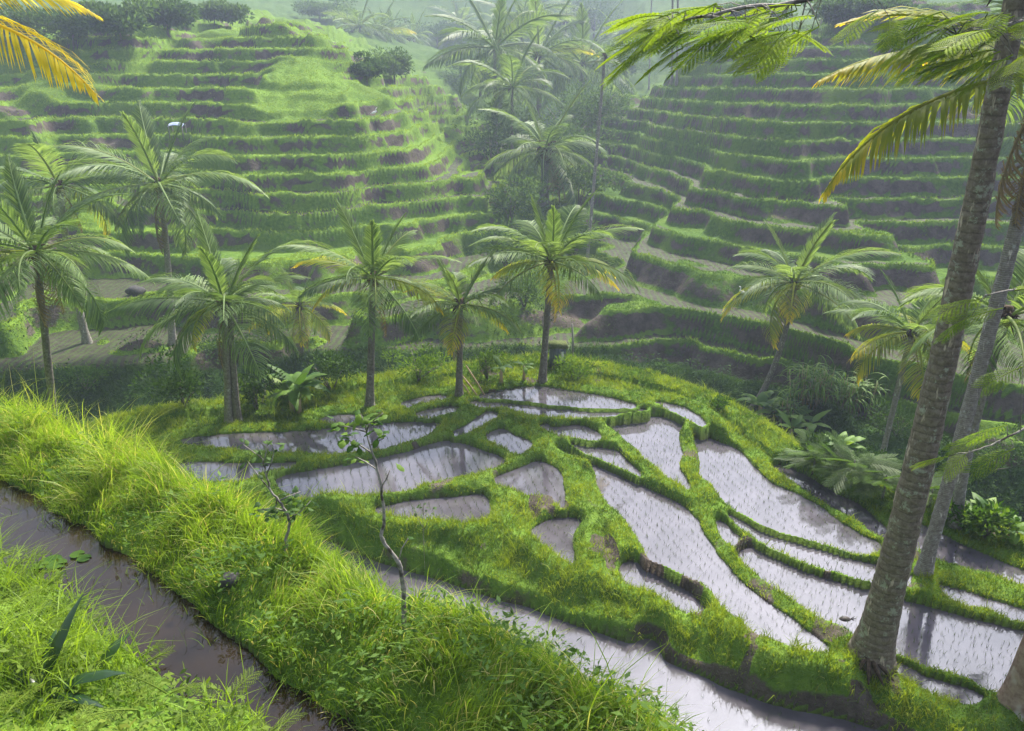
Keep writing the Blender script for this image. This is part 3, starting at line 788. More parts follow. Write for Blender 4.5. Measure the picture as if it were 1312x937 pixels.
def frond_obj(parent, me, loc, az, el, L, roll=0., label=None):
    o = link('frond', me, parent)
    o.matrix_local = Matrix.Translation(loc) @ Matrix.Rotation(az, 4, 'Z') @ Matrix.Rotation(-el, 4, 'Y') @ Matrix.Rotation(roll, 4, 'X') @ Matrix.Scale(L, 4)
    if label: o['label'] = label
    return o

def palm(label, base, top, r0, r1, L, seed, bow=(0, 0, 0), mat='bark', n=20, nuts=True, yellow=.12, dead=1, custom=(), group='coconut palms round the paddies', elmin=-.6, elmax=1.3, name='coconut_palm', fib=1., azs=None):
    r = random.Random(seed)
    if mat != 'barkm': r0, r1 = r0 * .78, r1 * .8
    base = Vector(base); top = Vector(top)
    t = thing(name, label, 'palm tree', base, group)
    link('trunk', trunk_mesh(base, top, r0, r1, bow, M[mat], seed), t)
    d = top - base
    fo = link('leaf_bases', FIB, t); fo.location = d; fo.scale = (fib * r1 / .10,) * 3
    if nuts:
        no = link('coconut_cluster', NUT, t); no.location = d + Vector((.05, -.12, -.05)) * (r1 / .11); no.scale = (r1 / .11,) * 3; no.rotation_euler.z = r.random() * 6
    for i in range(n):
        a = i * 2.39996 + r.uniform(-.25, .25)
        if azs: a = azs[0] + (azs[1] - azs[0]) * ((i * .618) % 1)
        f = (i + .5) / n
        el = elmax + (elmin - elmax) * f ** .85 + r.uniform(-.12, .12)
        nm = 'up' if el > .95 else r.choice(['arch', 'arch2']) if el > .35 else r.choice(['flat', 'arch2', 'flat2']) if el > -.2 else r.choice(['droop', 'flat2'])
        if el < .45 and r.random() < yellow * 1.5: nm += '_y'
        frond_obj(t, FR[nm], d + Vector((math.cos(a), math.sin(a), 0)) * .06, a, el, L * r.uniform(.75, 1.12) * (.95 if el > 1 else 1), r.uniform(-.35, .35))
    for i in range(dead):
        a = r.random() * 6.28
        frond_obj(t, FR['dead'], d + Vector((0, 0, -.1)), a, -1.15 + r.uniform(-.15, .25), L * .7, 0, 'dry brown hanging frond')
    for nm, a, el, ll, ro, lb in custom: frond_obj(t, FR[nm], d, a, el, ll, ro, lb)
    return t

def PT(px, py, Y): return Vector(at_y(px, py, Y))
def on(px, py, z):  # ground point seen there, near level z
    p = at_z(px, py, z); return Vector((p[0], p[1], gz(p[0], p[1])))
def bow_px(v): return v

# palms standing on the edge of the spur, left to right
b = Vector((-13.2, 20.5, gz(-13.2, 20.5)))
palm('coconut palm at the left edge behind the tall grass, dark slim trunk leaning left', b, PT(46, 322, 20.2), .15, .10, 2.75, 1, n=22, dead=2, yellow=.06)
b = hit(112, 440); palm('coconut palm with bare pale trunk on the bank, crown behind the leftmost palm', b, PT(76, 238, b.y), .24, .17, 3.6, 2, mat='barkp', n=17, bow=(-.15, 0, 0))
b = hit(221, 441); palm('tallest coconut palm of the left bank, thin straight trunk and wide grey-green crown', b, PT(204, 236, b.y), .22, .15, 4.6, 3, mat='barkp', n=22, yellow=.05, dead=1, bow=(.1, 0, 0))
b = on(292, 531, .85); palm('bushy coconut palm with drooping fronds at the left back corner of the paddies', b, PT(287, 388, b.y), .13, .11, 2.7, 4, mat='barkp', n=22, nuts=False, elmin=-.3, dead=1, yellow=.16)
b = on(303, 530, .85); tag(link('palm_trunk', trunk_mesh(b, PT(293, 400, b.y + .05), .105, .09, (0, 0, 0), M['bark'], 44), loc=b), 'dark bare palm trunk close beside the pale trunk of the bushy palm', 'palm trunk')
b = hit(386, 452); palm('low coconut palm with yellowing fronds on the dark bank behind the bushy palm', b, PT(384, 392, b.y), .13, .11, 2.9, 5, n=14, nuts=False, yellow=.5, dead=2, elmin=-.5)
b = on(473, 511, .95); palm('slender upright coconut palm left of centre with straight grey trunk', b, PT(478, 356, b.y), .15, .11, 2.55, 6, mat='bark', n=20, elmin=-.35, dead=1)
b = on(588, 499, .95); palm('shorter coconut palm in the centre with a brown frond hanging beside its trunk', b, PT(590, 390, b.y), .13, .10, 2.3, 7, n=18, nuts=False, elmin=-.3, dead=2, yellow=.2)
b = on(695, 479, 1.0); palm('coconut palm at the tip of the paddies with dark trunk mirrored in the back pond', b, PT(706, 335, b.y), .145, .11, 2.75, 8, n=22, elmin=-.2, dead=1, yellow=.15)
b = hit(697, 262, 40); palm('big hazy coconut palm in the valley with dead fronds along its white streaked trunk', b, PT(699, 192, b.y), .0075 * b.y, .0055 * b.y, .092 * b.y, 9, mat='barkp', n=22, dead=3, yellow=.03)
b = hit(967, 521); palm('leaning coconut palm on the right bank, trunk curving up to the right', b, PT(1018, 362, b.y + .6), .18, .125, .118 * b.y, 10, bow=(.28, 0, -.15), n=22, elmin=-.35, dead=2, yellow=.08)
b = hit(1126, 602); palm('palm with long yellow-green arching fronds behind the big lichen trunk', b, PT(1168, 425, b.y - .5), .13, .12, 3.0, 12, mat='barkp', n=19, nuts=False, yellow=.6, dead=1, elmin=-.35)
b = on(1222, 680, .1); palm('thin grey palm with dark low crown at the right edge', b, PT(1290, 405, b.y - .3), .15, .11, 2.3, 13, mat='barkp', n=14, nuts=False, dead=1, yellow=.1, bow=(-.12, 0, 0))
# the two near palms on the right, crowns above and beyond the frame
b = on(1181, 742, .15)
pn = palm('grey palm behind the big lichen trunk, two gold-tipped fronds reaching left', b, PT(1352, 92, b.y), .165, .15, 3.5, 14, mat='barkp', n=12, nuts=True, yellow=.3, dead=1, elmin=.15, elmax=1.2, bow=(.05, 0, 0), azs=(-1.2, 1.9),
          custom=[('near', 3.10, .28, 4.0, .12, 'gold edged frond'), ('near2', 3.14, -.10, 4.3, .1, 'gold edged frond'), ('arch_y', 2.7, .6, 3.6, 0, None), ('dead', 2.9, -1.2, 2.6, 0, 'dry brown hanging frond')])
b = on(1113, 852, .15)
palm('largest palm trunk, thick and leaning right, blotched with pale lichen, on the front bund', b, PT(1312, -60, b.y - .4), .31, .125, 3.8, 15, mat='barkm', n=14, nuts=True, yellow=.1, dead=0, elmin=.35, elmax=1.3, bow=(.12, 0, 0))
# golden frond entering at the top left
b = Vector((-9.2, 9.0, gz(-9.2, 9.0)))
palm('palm beyond the left edge, one golden yellow frond drooping into view at the top', b, PT(-95, 10, 8.6), .14, .11, 1.9, 16, n=9, nuts=False, yellow=.3, dead=0, elmin=.3, elmax=1.2, azs=(1.6, 4.7),
     custom=[('gold', -.12, -.12, 1.85, .25, 'golden yellow frond'), ('gold', .25, .35, 1.6, .2, 'golden yellow frond')])
# hazy palms of the valley and far slopes
for k, (px, py, Y, L, lab) in enumerate([
    (634, 62, 92, 6.2, 'hazy broad palm at the top of the valley, left of the palm cluster'),
    (656, 112, 78, 4.2, 'hazy palm low in the valley cluster, left of the big valley palm'),
    (690, 72, 98, 6.0, 'hazy palm in the middle of the valley cluster, near the top edge'),
    (747, 82, 102, 5.6, 'hazy palm right of the valley cluster with a visible dark trunk'),
    (668, 30, 120, 6.5, 'faint palm crown highest in the valley cluster'),
    (486, 40, 122, 3.6, 'faint small palm on the far slope above the sunlit left hill'),
    (499, 44, 126, 3.4, 'second faint small palm on the far slope, just right of the first'),
    (461, 34, 118, 3.6, 'faint small palm at the top behind the crest of the left hill'),
    (590, 30, 140, 4.4, 'faint palm in the blue haze between the far palms and the gully cluster'),
    (725, 28, 135, 5.0, 'faint palm at the top edge over the right side of the gully'),
    (795, 50, 128, 4.0, 'faint palm at the top of the gully beside the right hill'),
    (440, 30, 128, 3.4, 'faint palm at the top edge over the right end of the left hill'),
    (530, 48, 132, 3.0, 'farthest faint palm in the blue haze left of the valley trees')]):
    L *= 1.4 * far_map(Y) / Y; Y = far_map(Y); t = PT(px, py, Y); zb = gz(t.x, t.y)
    if t.z - zb < 2.5: zb = t.z - 2.5
    palm(lab, (t.x, t.y, zb), t, .19 * L / 5, .13 * L / 5, L, 60 + k, n=18, nuts=False, dead=0, yellow=.02, group='hazy palms in the valley', elmin=-.5)
b = PT(754, 257, 52); b.z = gz(b.x, b.y)
palm('very slender areca palm with white stem and tiny crown right of the big valley palm', b, PT(775, 72, b.y + .5), .14, .11, 1.3, 80, mat='barkp', n=9, nuts=False, dead=0, yellow=0, name='areca_palm', group='areca palms', elmin=-.4, fib=.8)
for k, (px, py, tx, lab) in enumerate([(831, 118, 836, 'thin white areca stem by itself left of the feathery leaves'), (861, 106, 862, 'left one of two thin white areca stems close together'), (867, 106, 869, 'right one of two thin white areca stems close together')]):
    b = hit(px, py, 45)
    palm(lab, b, PT(tx, -35, b.y), .15, .11, 1.6, 90 + k, mat='barkp', n=8, nuts=False, dead=0, yellow=0, name='areca_palm', group='areca palms', elmin=-.2, fib=.8)

# ------------------------------------------------------------------ shrubs, trees and other plants
def leaf_blob(mb, n, c, rad, ll, lw, r, lobes=7, up=.4):
    """n folded leaves spread through uneven lobes"""
    c = np.array(c, float); rad = np.array(rad, float)
    L = r.normal(0, .42, (lobes, 3)); L[:, 2] = np.abs(L[:, 2]) * .9 - .1
    lr = r.uniform(.3, .62, lobes)
    k = r.integers(0, lobes, n)
    d = r.normal(0, 1, (n, 3)); d /= np.linalg.norm(d, axis=1)[:, None]
    p = L[k] + d * (lr[k] * r.random(n) ** .33)[:, None]
    P = c + p * rad
    d = d + np.array([0, 0, up]) + r.normal(0, .5, (n, 3)); d /= np.linalg.norm(d, axis=1)[:, None]
    s = np.cross(d, r.normal(0, 1, (n, 3))); s /= np.linalg.norm(s, axis=1)[:, None]
    nn = np.cross(d, s)
    l = ll * r.uniform(.6, 1.3, n)[:, None]; w = lw * r.uniform(.7, 1.2, n)[:, None]
    V = np.stack([P, P + d * l * .45 + s * w * .5 + nn * w * .2, P + d * l - nn * l * .15, P + d * l * .45 - s * w * .5 + nn * w * .2], 1).reshape(-1, 3)
    b = np.arange(n) * 4
    lobt = r.uniform(0, .5, lobes)
    mb.add(V, [np.stack([b, b + 1, b + 2], -1), np.stack([b, b + 2, b + 3], -1)], np.repeat(np.clip(lobt[k] + r.uniform(0, .5, n), 0, 1), 4))

def shrub(label, px, py, w, h, seed, mat='leaf', ll=.16, lw=.07, n=900, group=None, y0=3., name='shrub', loc=None):
    p = loc if loc is not None else hit(px, py, y0)
    dep = p.y * cp - (p.z - CAMZ) * sp
    W, Hh = w * dep / FPX * .5, h * dep / FPX
    r = np.random.default_rng(seed); mb = MB()
    leaf_blob(mb, n, (0, 0, Hh * .45), (W, W * .8, Hh * .55), ll, lw, r, lobes=9)
    t = thing(name, label, 'shrub' if name == 'shrub' else 'tree', p, group)
    link('foliage', mb.mesh('foliage', M[mat]), t)
    st = MB()
    for i in range(5):
        e = np.array([r.normal(0, .4) * W, r.normal(0, .3) * W, Hh * r.uniform(.4, .8)])
        st.tube([(0, 0, -.1), e * .5 + r.normal(0, .03, 3), e], [.02 * Hh + .01, .012 * Hh + .006, .004], 5)
    link('stems' if name == 'shrub' else 'trunk', st.mesh('stems', M['bark']), t)
    return t

SH = [
 ('dark bush under the bushy palm, left of its trunk', 235, 520, 90, 60, 'leaf', .13, .06, 1300),
 ('dark bush between the bushy palm and the banana clump', 330, 526, 60, 55, 'leaf', .13, .06, 900),
 ('rounded bush on the bank above the bushy palm roots', 285, 470, 90, 45, 'leaf', .16, .07, 900),
 ('leafy bush at the left edge just behind the tall grass', 110, 500, 70, 32, 'leafl', .12, .06, 700),
 ('dark bush at the foot of the bank left of the slender palm', 425, 500, 70, 45, 'leaf', .14, .06, 800),
 ('bush on the bank between the slender palm and the centre palm', 535, 490, 90, 40, 'leafl', .13, .05, 900),
 ('feathery bush left of the young banana plants at the paddy tip', 625, 486, 50, 42, 'leafl', .14, .04, 800),
 ('grassy mound bush right of the grey hut', 735, 488, 55, 28, 'leafl', .14, .035, 900),
 ('bush hidden behind the low yellowing palm on the bank', 345, 430, 70, 36, 'leaf', .18, .08, 800),
 ('large leafy bush in the valley left of the paddy tip palm', 650, 345, 90, 55, 'hazeleaf', .30, .14, 1100),
 ('leafy bush in the valley right of the paddy tip palm', 735, 330, 80, 55, 'hazeleaf', .30, .14, 1000),
 ('leafy bush at the foot of the big valley palm, left side', 655, 285, 80, 50, 'hazeleaf', .32, .15, 1000),
 ('leafy bush at the foot of the big valley palm, right side', 742, 268, 80, 60, 'hazeleaf', .32, .15, 1000),
 ('bush in the valley cluster below the hazy palms, left', 630, 215, 80, 55, 'hazeleaf', .38, .17, 900),
 ('bush in the valley cluster below the hazy palms, right', 735, 180, 90, 60, 'hazeleaf', .38, .17, 900),
 ('leafy bush in the ravine right of the centre palm crown', 672, 395, 60, 45, 'leaf', .22, .09, 700),
 ('small bush on the spur slope left of the leaning palm foot', 920, 528, 30, 18, 'leafl', .1, .05, 350),
 ('dark bush under the grey palm at the right edge', 1262, 690, 80, 42, 'leafl', .16, .08, 800),
 ('bush on the right bank behind the feathery shrubs', 1150, 560, 90, 40, 'leaf', .14, .05, 900),
 ('low bush below the broad leaved plants on the right bank', 1060, 592, 80, 34, 'leaf', .13, .05, 800),
 ('dark bush at the far right behind the second palm trunk', 1270, 600, 90, 45, 'leaf', .15, .06, 800),
]
for k, (lab, px, py, w, h, mt, ll, lw, n) in enumerate(SH):
    shrub(lab, px, py, w, h, 200 + k, mt, ll, lw, n, 'shrubs in the ravine and valley', y0=14)

def tree(label, px, py, h, w, seed, mat='hazeleaf', y0=40, ll=.5, n=3200, group='hazy trees on the far slopes'):
    p = hit(px, py, y0); dep = p.y * cp - (p.z - CAMZ) * sp
    Hh, W = h * dep / FPX * (1.3 if 590 < px < 790 else 1), w * dep / FPX * (.65 if 590 < px < 790 else .5)
    r = np.random.default_rng(seed)
    t = thing('broadleaf_tree', label, 'tree', p, group)
    mb = MB(); mb.tube([(0, 0, -.3), (.03 * Hh, 0, Hh * .35), (0, 0, Hh * .7)], [.035 * Hh, .026 * Hh, .008 * Hh], 7)
    for i in range(5):
        a = r.random() * 6.28; e = np.array([math.cos(a) * W * .7, math.sin(a) * W * .7, Hh * r.uniform(.55, .85)])
        mb.tube([(.02 * Hh, 0, Hh * .3), e * [.5, .5, .8], e], [.016 * Hh, .011 * Hh, .004 * Hh], 5)
    link('trunk', mb.mesh('trunk', M['bark']), t)
    cr = MB(); leaf_blob(cr, n, (0, 0, Hh * .48), (W * 1.25, W * 1.1, Hh * .5), ll, ll * .5, r, lobes=18)
    link('crown', cr.mesh('crown', M[mat]), t)
TR = [
 (505, 108, 42, 46, 'bushy tree on the right shoulder of the sunlit left hill'),
 (470, 108, 26, 36, 'low bush-like tree on the crest left of the shoulder tree'),
 (40, 62, 50, 60, 'hazy tree at the top left corner beside the golden frond'),
 (95, 62, 44, 70, 'hazy rounded tree right of the corner tree, top left'),
 (155, 52, 40, 70, 'hazy tree third from the left along the far top slope'),
 (215, 42, 36, 60, 'hazy tree above the top terraces of the left hill'),
 (275, 34, 26, 50, 'small hazy tree over the summit of the left hill'),
 (800, 110, 40, 44, 'hazy tree right of the valley cluster at the edge of the right hill'),
 (590, 100, 40, 50, 'hazy tree left of the valley palm cluster'),
 (560, 60, 30, 60, 'faint far tree in the blue haze left of the valley'),
 (760, 55, 36, 60, 'faint far tree above the right valley palm'),
 (410, 26, 22, 60, 'faint far tree at the top edge above the left hill'),
 (640, 150, 62, 80, 'soft hazy tree in the central gully, left below the palm cluster'),
 (690, 150, 60, 70, 'soft hazy tree in the central gully under the palm cluster'),
 (742, 140, 60, 70, 'soft hazy tree in the central gully, right below the palm cluster'),
 (668, 215, 60, 70, 'leafy tree in the gully left of the big valley palm crown'),
 (728, 222, 56, 64, 'leafy tree in the gully right of the big valley palm trunk'),
 (765, 175, 50, 56, 'hazy tree in the gully beside the slender white areca stem'),
 (615, 125, 44, 60, 'hazy tree on the far left side of the gully'),
 (960, 44, 36, 80, 'hazy tree at the top of the right hill behind the feathery leaves'),
 (1080, 40, 40, 90, 'hazy tree on the right hill crest in the gap of the feathery leaves'),
 (880, 62, 36, 60, 'hazy tree at the left end of the right hill crest'),
]
for k, (px, py, h, w, lab) in enumerate(TR): tree(lab, px, py, h, w, 300 + k, ll=.30 if py > 60 else .5)

def big_leaf(mb, base, az, el, L, W, bend, r, tint, tear=.0):
    """a banana-like blade with a midrib"""
    n = 9; t = np.linspace(0, 1, n); P = [np.array(base, float)]
    for i in range(1, n):
        e = el - bend * t[i] ** 1.3
        P.append(P[-1] + L / (n - 1) * np.array([math.cos(az) * math.cos(e), math.sin(az) * math.cos(e), math.sin(e)]))
    P = np.array(P); sd = np.array([-math.sin(az), math.cos(az), 0])
    w = W * .5 * np.clip(np.sin(np.clip((t - .12) / .88, 0, 1) ** .8 * math.pi), .0, 1) + .006
    V = np.stack([P - sd * w[:, None] - [0, 0, 1] * (w * .35 * (1 + r.normal(0, .3, n)))[:, None], P, P + sd * w[:, None] - [0, 0, 1] * (w * .35 * (1 + r.normal(0, .3, n)))[:, None]], 1).reshape(-1, 3)
    i = np.arange(n - 1) * 3
    mb.add(V, [np.vstack([np.stack([i, i + 1, i + 4, i + 3], -1), np.stack([i + 1, i + 2, i + 5, i + 4], -1)])], tint)

def banana(label, px, py, w, h, seed, stems=3, leaves=7, y0=14, group='banana plants', name='banana_plant', mat='banana', upright=.9, wide=.26):
    p = hit(px, py, y0); dep = p.y * cp - (p.z - CAMZ) * sp
    Hh, W = h * dep / FPX, w * dep / FPX * .5
    r = np.random.default_rng(seed); t = thing(name, label, 'banana plant' if 'banana' in name else 'plant', p, group)
    for s in range(stems):
        bx, by = r.normal(0, .22 * W), r.normal(0, .2 * W); hs = Hh * r.uniform(.35, .6)
        st = MB(); st.tube([(bx, by, -.1), (bx * 1.1, by, hs * .5), (bx * 1.2, by, hs)], [.05 * Hh, .042 * Hh, .025 * Hh], 7)
        link('stem', st.mesh('stem', M['bamboo']), t)
        for i in range(leaves):
            mb = MB(); a = i * 2.4 + r.uniform(-.4, .4)
            big_leaf(mb, (bx * 1.2, by, hs * .97), a, upright + r.uniform(-.5, .4), W * r.uniform(.6, 1.0), W * wide * r.uniform(.8, 1.2), r.uniform(.9, 1.9), r, r.uniform(.1, 1.0))
            link('leaf', mb.mesh('leaf', M[mat]), t)
banana('banana clump with broad pale leaves at the back edge of the left paddies', 385, 528, 110, 62, 401, 4, 7)
banana('young banana plant between the centre palm and the paddy tip palm, left one', 641, 489, 50, 50, 402, 1, 7)
banana('young banana plant with one bright upright leaf, right one of the pair', 668, 489, 44, 46, 403, 1, 6)
banana('pale broad leaved plant at the foot of the leaning palm', 985, 542, 80, 42, 404, 3, 6, 20, 'broad leaved plants of the right bank', 'broadleaf_plant', wide=.3)
banana('broad leaved plant on the right bank, second from the leaning palm', 1020, 566, 80, 44, 405, 3, 6, 18, 'broad leaved plants of the right bank', 'broadleaf_plant', wide=.3)
banana('broad leaved plant with a bright new leaf, nearest the right pond', 1062, 590, 70, 40, 406, 3, 6, 16, 'broad leaved plants of the right bank', 'broadleaf_plant', wide=.3)
banana('broad leaved plant beside the thin palm trunk at the right edge', 1252, 680, 70, 42, 407, 3, 7, 12, 'broad leaved plants of the right bank', 'broadleaf_plant', wide=.34)
banana('glossy leaved plant at the right edge of the picture', 1295, 690, 60, 45, 408, 3, 7, 12, 'broad leaved plants of the right bank', 'broadleaf_plant', wide=.34)

def cane(label, px, py, w, h, seed, n=40, y0=16):
    p = hit(px, py, y0); dep = p.y * cp - (p.z - CAMZ) * sp
    Hh, W = h * dep / FPX, w * dep / FPX * .5; r = np.random.default_rng(seed)
    t = thing('cane_grass', label, 'cane grass', p, 'cane grass clumps on the right bank'); st = MB(); lf = MB()
    for i in range(n):
        a = r.random() * 6.28; q = r.random() ** .5 * W * .5
        b0 = np.array([q * math.cos(a), q * math.sin(a) * .6, -.1]); hs = Hh * r.uniform(.5, .85)
        tp = b0 * 1.35 + np.array([0, 0, hs]); st.tube([b0, (b0 + tp) / 2, tp], [.016, .013, .008], 4)
        for j in range(7):
            f = r.uniform(.45, 1); big_leaf(lf, b0 + (tp - b0) * f, r.random() * 6.28, r.uniform(.5, 1.3), Hh * r.uniform(.35, .6), .045, r.uniform(1.6, 2.8), r, r.uniform(.2, 1))
    link('stems', st.mesh('stems', M['bamboo']), t); link('foliage', lf.mesh('foliage', M['banana']), t)
cane('tall clump of arching cane grass right of the leaning palm trunk', 1035, 520, 90, 70, 501, 34)
cane('clump of arching cane grass at the left of the yellow-green palm trunk', 1095, 530, 80, 65, 502, 30)
cane('small cane grass tuft just right of the leaning palm foot', 1005, 545, 34, 50, 503, 12)

def fern(label, px, py, L, seed, n=20, y0=12, mat='feather', group='fern-leaved shrubs by the right pond'):
    p = hit(px, py, y0); dep = p.y * cp - (p.z - CAMZ) * sp; L = L * dep / FPX
    r = random.Random(seed); t = thing('feathery_shrub', label, 'shrub', p, group)
    st = MB(); st.tube([(0, 0, -.1), (.02, 0, L * .3), (0, 0, L * .6)], [.03, .025, .012], 6); link('stem', st.mesh('stem', M['twig']), t)
    for i in range(n):
        o = frond_obj(t, BIP, Vector((0, 0, L * (.25 + .35 * i / n))), i * 2.4 + r.uniform(-.3, .3), r.uniform(-.1, .9), L * r.uniform(.5, .8), r.uniform(-.4, .4)); o.name = 'leaf'

def bipinnate(mb, M4, r, L=1.0, npin=11, nl=13):
    """one twice-divided leaf with many tiny leaflets, along +X of M4"""
    t = np.linspace(0, 1, 8); pts = np.stack([L * t, 0 * t, -.22 * L * t ** 2], -1)
    def X(p): return np.asarray(p) @ M4[:3, :3].T + M4[:3, 3]
    mb.tube(X(pts), .006 * L * (1 - .7 * t) + .002 * L, 4, .8, cap=False)
    base_t = r.uniform(.2, .8)
    for q in np.linspace(.15, 1, npin):
        p = np.array([L * q, 0, -.22 * L * q * q])
        for s in (-1, 1):
            pl = L * .40 * (.55 + .5 * math.sin(q * 2.7)) * r.uniform(.85, 1.1)
            d = np.array([.62 + .4 * q, s * .85, -.12]); d /= np.linalg.norm(d)
            u = np.linspace(.06, 1, nl); c = p + d * (pl * u)[:, None] + np.array([0, 0, -.15 * pl]) * (u ** 2)[:, None]
            e = np.array([-d[1], d[0], 0]) * s
            for sg in (-1, 1):
                ld = e * sg * .9 + d * .45; ld /= np.linalg.norm(ld)
                ln = pl * .20 * np.sin(np.clip(u * .85 + .12, 0, 1) * 3.05) + .006 * L
                wv = d * (pl / nl * .42)
                tip = c + ld * ln[:, None] + np.array([0, 0, -.25]) * ln[:, None]
                md = c + ld * (ln * .5)[:, None]
                V = np.stack([c, md + wv, tip, md - wv], 1).reshape(-1, 3)
                b = np.arange(nl) * 4
                mb.add(X(V), [np.stack([b, b + 1, b + 2, b + 3], -1)], np.repeat(np.clip(base_t + r.uniform(-.3, .3, nl), 0, 1.1), 4))
_mb = MB(); bipinnate(_mb, np.eye(4), np.random.default_rng(9)); BIP = _mb.mesh('bipinnate_leaf', M['featherd'])
for k, (px, py, L, lab) in enumerate([(1040, 612, 50, 'feathery shrub on the slope above the right pond'), (1090, 622, 60, 'feathery shrub left of the big lichen trunk'), (1130, 640, 55, 'feathery shrub partly behind the big lichen trunk'), (1190, 650, 50, 'feathery shrub between the two right trunks')]):
    fern(lab, px, py, L, 520 + k)

def mat4(loc, az, el, roll, s=1.):
    return np.array(Matrix.Translation(loc) @ Matrix.Rotation(az, 4, 'Z') @ Matrix.Rotation(-el, 4, 'Y') @ Matrix.Rotation(roll, 4, 'X') @ Matrix.Scale(s, 4))

# feathery tree: trunk at the bottom right corner, branches entering along the top and the right
b = on(1303, 908, .1); r = np.random.default_rng(77)
ft = thing('feathery_tree', 'feathery leaved tree, pinkish trunk in the bottom right corner, branches over the top', 'tree', b)
tr = MB(); rel = lambda v: np.array(v, float) - np.array(b)
TP = np.array([rel((b.x, b.y, b.z - .3)), rel((b.x + .12, b.y, b.z + 1.5)), rel((b.x + 1.1, b.y + .1, b.z + 4.5)), rel((b.x + 1.9, b.y - .2, b.z + 8)), rel((b.x + 2.3, b.y - .5, b.z + 12.2))])
tt = np.linspace(0, 1, 40); TPs = np.stack([np.interp(tt, np.linspace(0, 1, 5), TP[:, k]) for k in range(3)], -1)
tr.tube(TPs, .30 - .17 * tt + .15 * np.exp(-tt * 30), 12); link('trunk', tr.mesh('trunk', M['barkr'], True), ft)
def branch(pts, rad, leaves):
    br = MB(); fo = MB(); pts = np.array([rel(p) for p in pts])
    n = 24; u = np.linspace(0, 1, n); c = np.stack([np.interp(u, np.linspace(0, 1, len(pts)), pts[:, k]) for k in range(3)], -1)
    c += .03 * r.normal(0, 1, c.shape).cumsum(0) * .3
    br.tube(c, rad * (1 - .85 * u) + .006, 6)
    for (px, py, Y, az, el, s) in leaves:
        tip = rel(PT(px, py, Y)); j = np.argmin(np.linalg.norm(c - tip, axis=1)); a = c[j]
        br.tube([a, (a + tip) / 2 + [0, 0, .03], tip], [.007, .005, .004], 4)
        bipinnate(fo, mat4(tip, az, el, r.uniform(-.4, .4), s), r)
    link('branch', br.mesh('branch', M['twig']), ft); link('foliage', fo.mesh('foliage', M['feather']), ft)
top_l = []
for i in range(44):
    px = 835 + i * 5 + r.uniform(-14, 14); top_l.append((px, r.uniform(2, 46) + max(0, 880 - px) * .45, r.uniform(7.4, 8.6), math.pi + r.uniform(-.9, .9), r.uniform(-.45, .15), r.uniform(.42, .62)))
top_l += [(875, 62, 7.8, math.pi + .3, -.35, .45), (905, 55, 7.9, math.pi - .5, -.5, .4), (1125, 14, 8.0, math.pi + .6, -.3, .5), (1140, 22, 8.0, math.pi + 1.2, -.5, .4), (955, 44, 8.0, .2, -.3, .42), (1015, 38, 8.1, .3, -.2, .42)]
branch([PT(1330, -30, 9.6), PT(1180, -35, 8.6), PT(1040, 2, 8.1), PT(930, 18, 7.9), PT(860, 34, 7.8)], .028, top_l)
tr_l = [(1195 + 4 * i + r.uniform(-12, 12), r.uniform(14, 82), r.uniform(7.8, 9.2), math.pi + r.uniform(-1.0, 1.0), r.uniform(-.5, .1), r.uniform(.4, .6)) for i in range(34)]
branch([PT(1380, 20, 9.8), PT(1300, 30, 9.0), PT(1230, 48, 8.5)], .025, tr_l)
lo_l = [(1262, 382, 9.0, math.pi + .2, -.1, .62), (1285, 395, 9.1, math.pi - .3, -.3, .5), (1245, 405, 9.0, math.pi + .3, -.35, .45), (1300, 372, 9.1, .3, .1, .4), (1290, 545, 9.4, math.pi + .25, -.05, .6), (1270, 560, 9.5, math.pi - .4, -.4, .5),
        (1300, 575, 9.3, math.pi, -.45, .55), (1240, 580, 9.4, math.pi + .5, -.3, .45), (1215, 585, 9.4, math.pi - .2, -.25, .4), (1310, 470, 9.2, math.pi + .2, -.3, .5)]
branch([PT(1385, 400, 9.9), PT(1320, 372, 9.3), PT(1260, 385, 9.0)], .02, lo_l[:4]); branch([PT(1385, 560, 9.9), PT(1320, 540, 9.5), PT(1230, 575, 9.4)], .02, lo_l[4:])

# ------------------------------------------------------------------ saplings on the near ridge
def sapling(label, pxs, rads, Y, leaves, seed, twigs, name='sapling'):
    r = np.random.default_rng(seed); pts = np.array([at_y(px, py, Y) for px, py in pxs]); b = Vector(pts[0]); b.z = min(b.z, gz(b.x, b.y) + .02)
    pts -= np.array(pts[0]); t = thing(name, label, 'sapling', Vector(at_y(*pxs[0], Y)), 'bare saplings on the ridge')
    n = 30; u = np.linspace(0, 1, n); k = np.linspace(0, 1, len(pts)); c = np.stack([np.interp(u, k, pts[:, i]) for i in range(3)], -1)
    c[:, :2] += r.normal(0, .004, (n, 2)); c = np.vstack([c[:1] - [0, 0, .5], c])
    st = MB(); st.tube(c, .62 * np.r_[rads[0], np.interp(u, k, rads)] * (1 + r.normal(0, .06, n + 1)), 7); link('stem', st.mesh('stem', M['twig'], True), t)
    fo = MB()
    for (i0, px, py, nl, dy) in twigs:
        a = c[int(i0 * n)]; e = np.array(at_y(px, py, Y + dy)) - np.array(at_y(*pxs[0], Y)); br = MB()
        mid = (a + e) / 2 + r.normal(0, .02, 3); br.tube([a, mid, e], [.007, .005, .003], 5); link('branch', br.mesh('branch', M['twig']), t)
        for q in range(int(nl * (.9 if leaves == 'leafl' else .8))):
            f = r.uniform(.35, 1.05); p = a + (e - a) * f + r.normal(0, .03, 3)
            big_leaf(fo, p, r.random() * 6.28, r.uniform(-.6, .8), r.uniform(.05, .10), r.uniform(.025, .045), r.uniform(.2, 1), r, r.random())
    if fo.n: link('leaves', fo.mesh('leaves', M[leaves]), t)
sap_base = hit(518, 815)
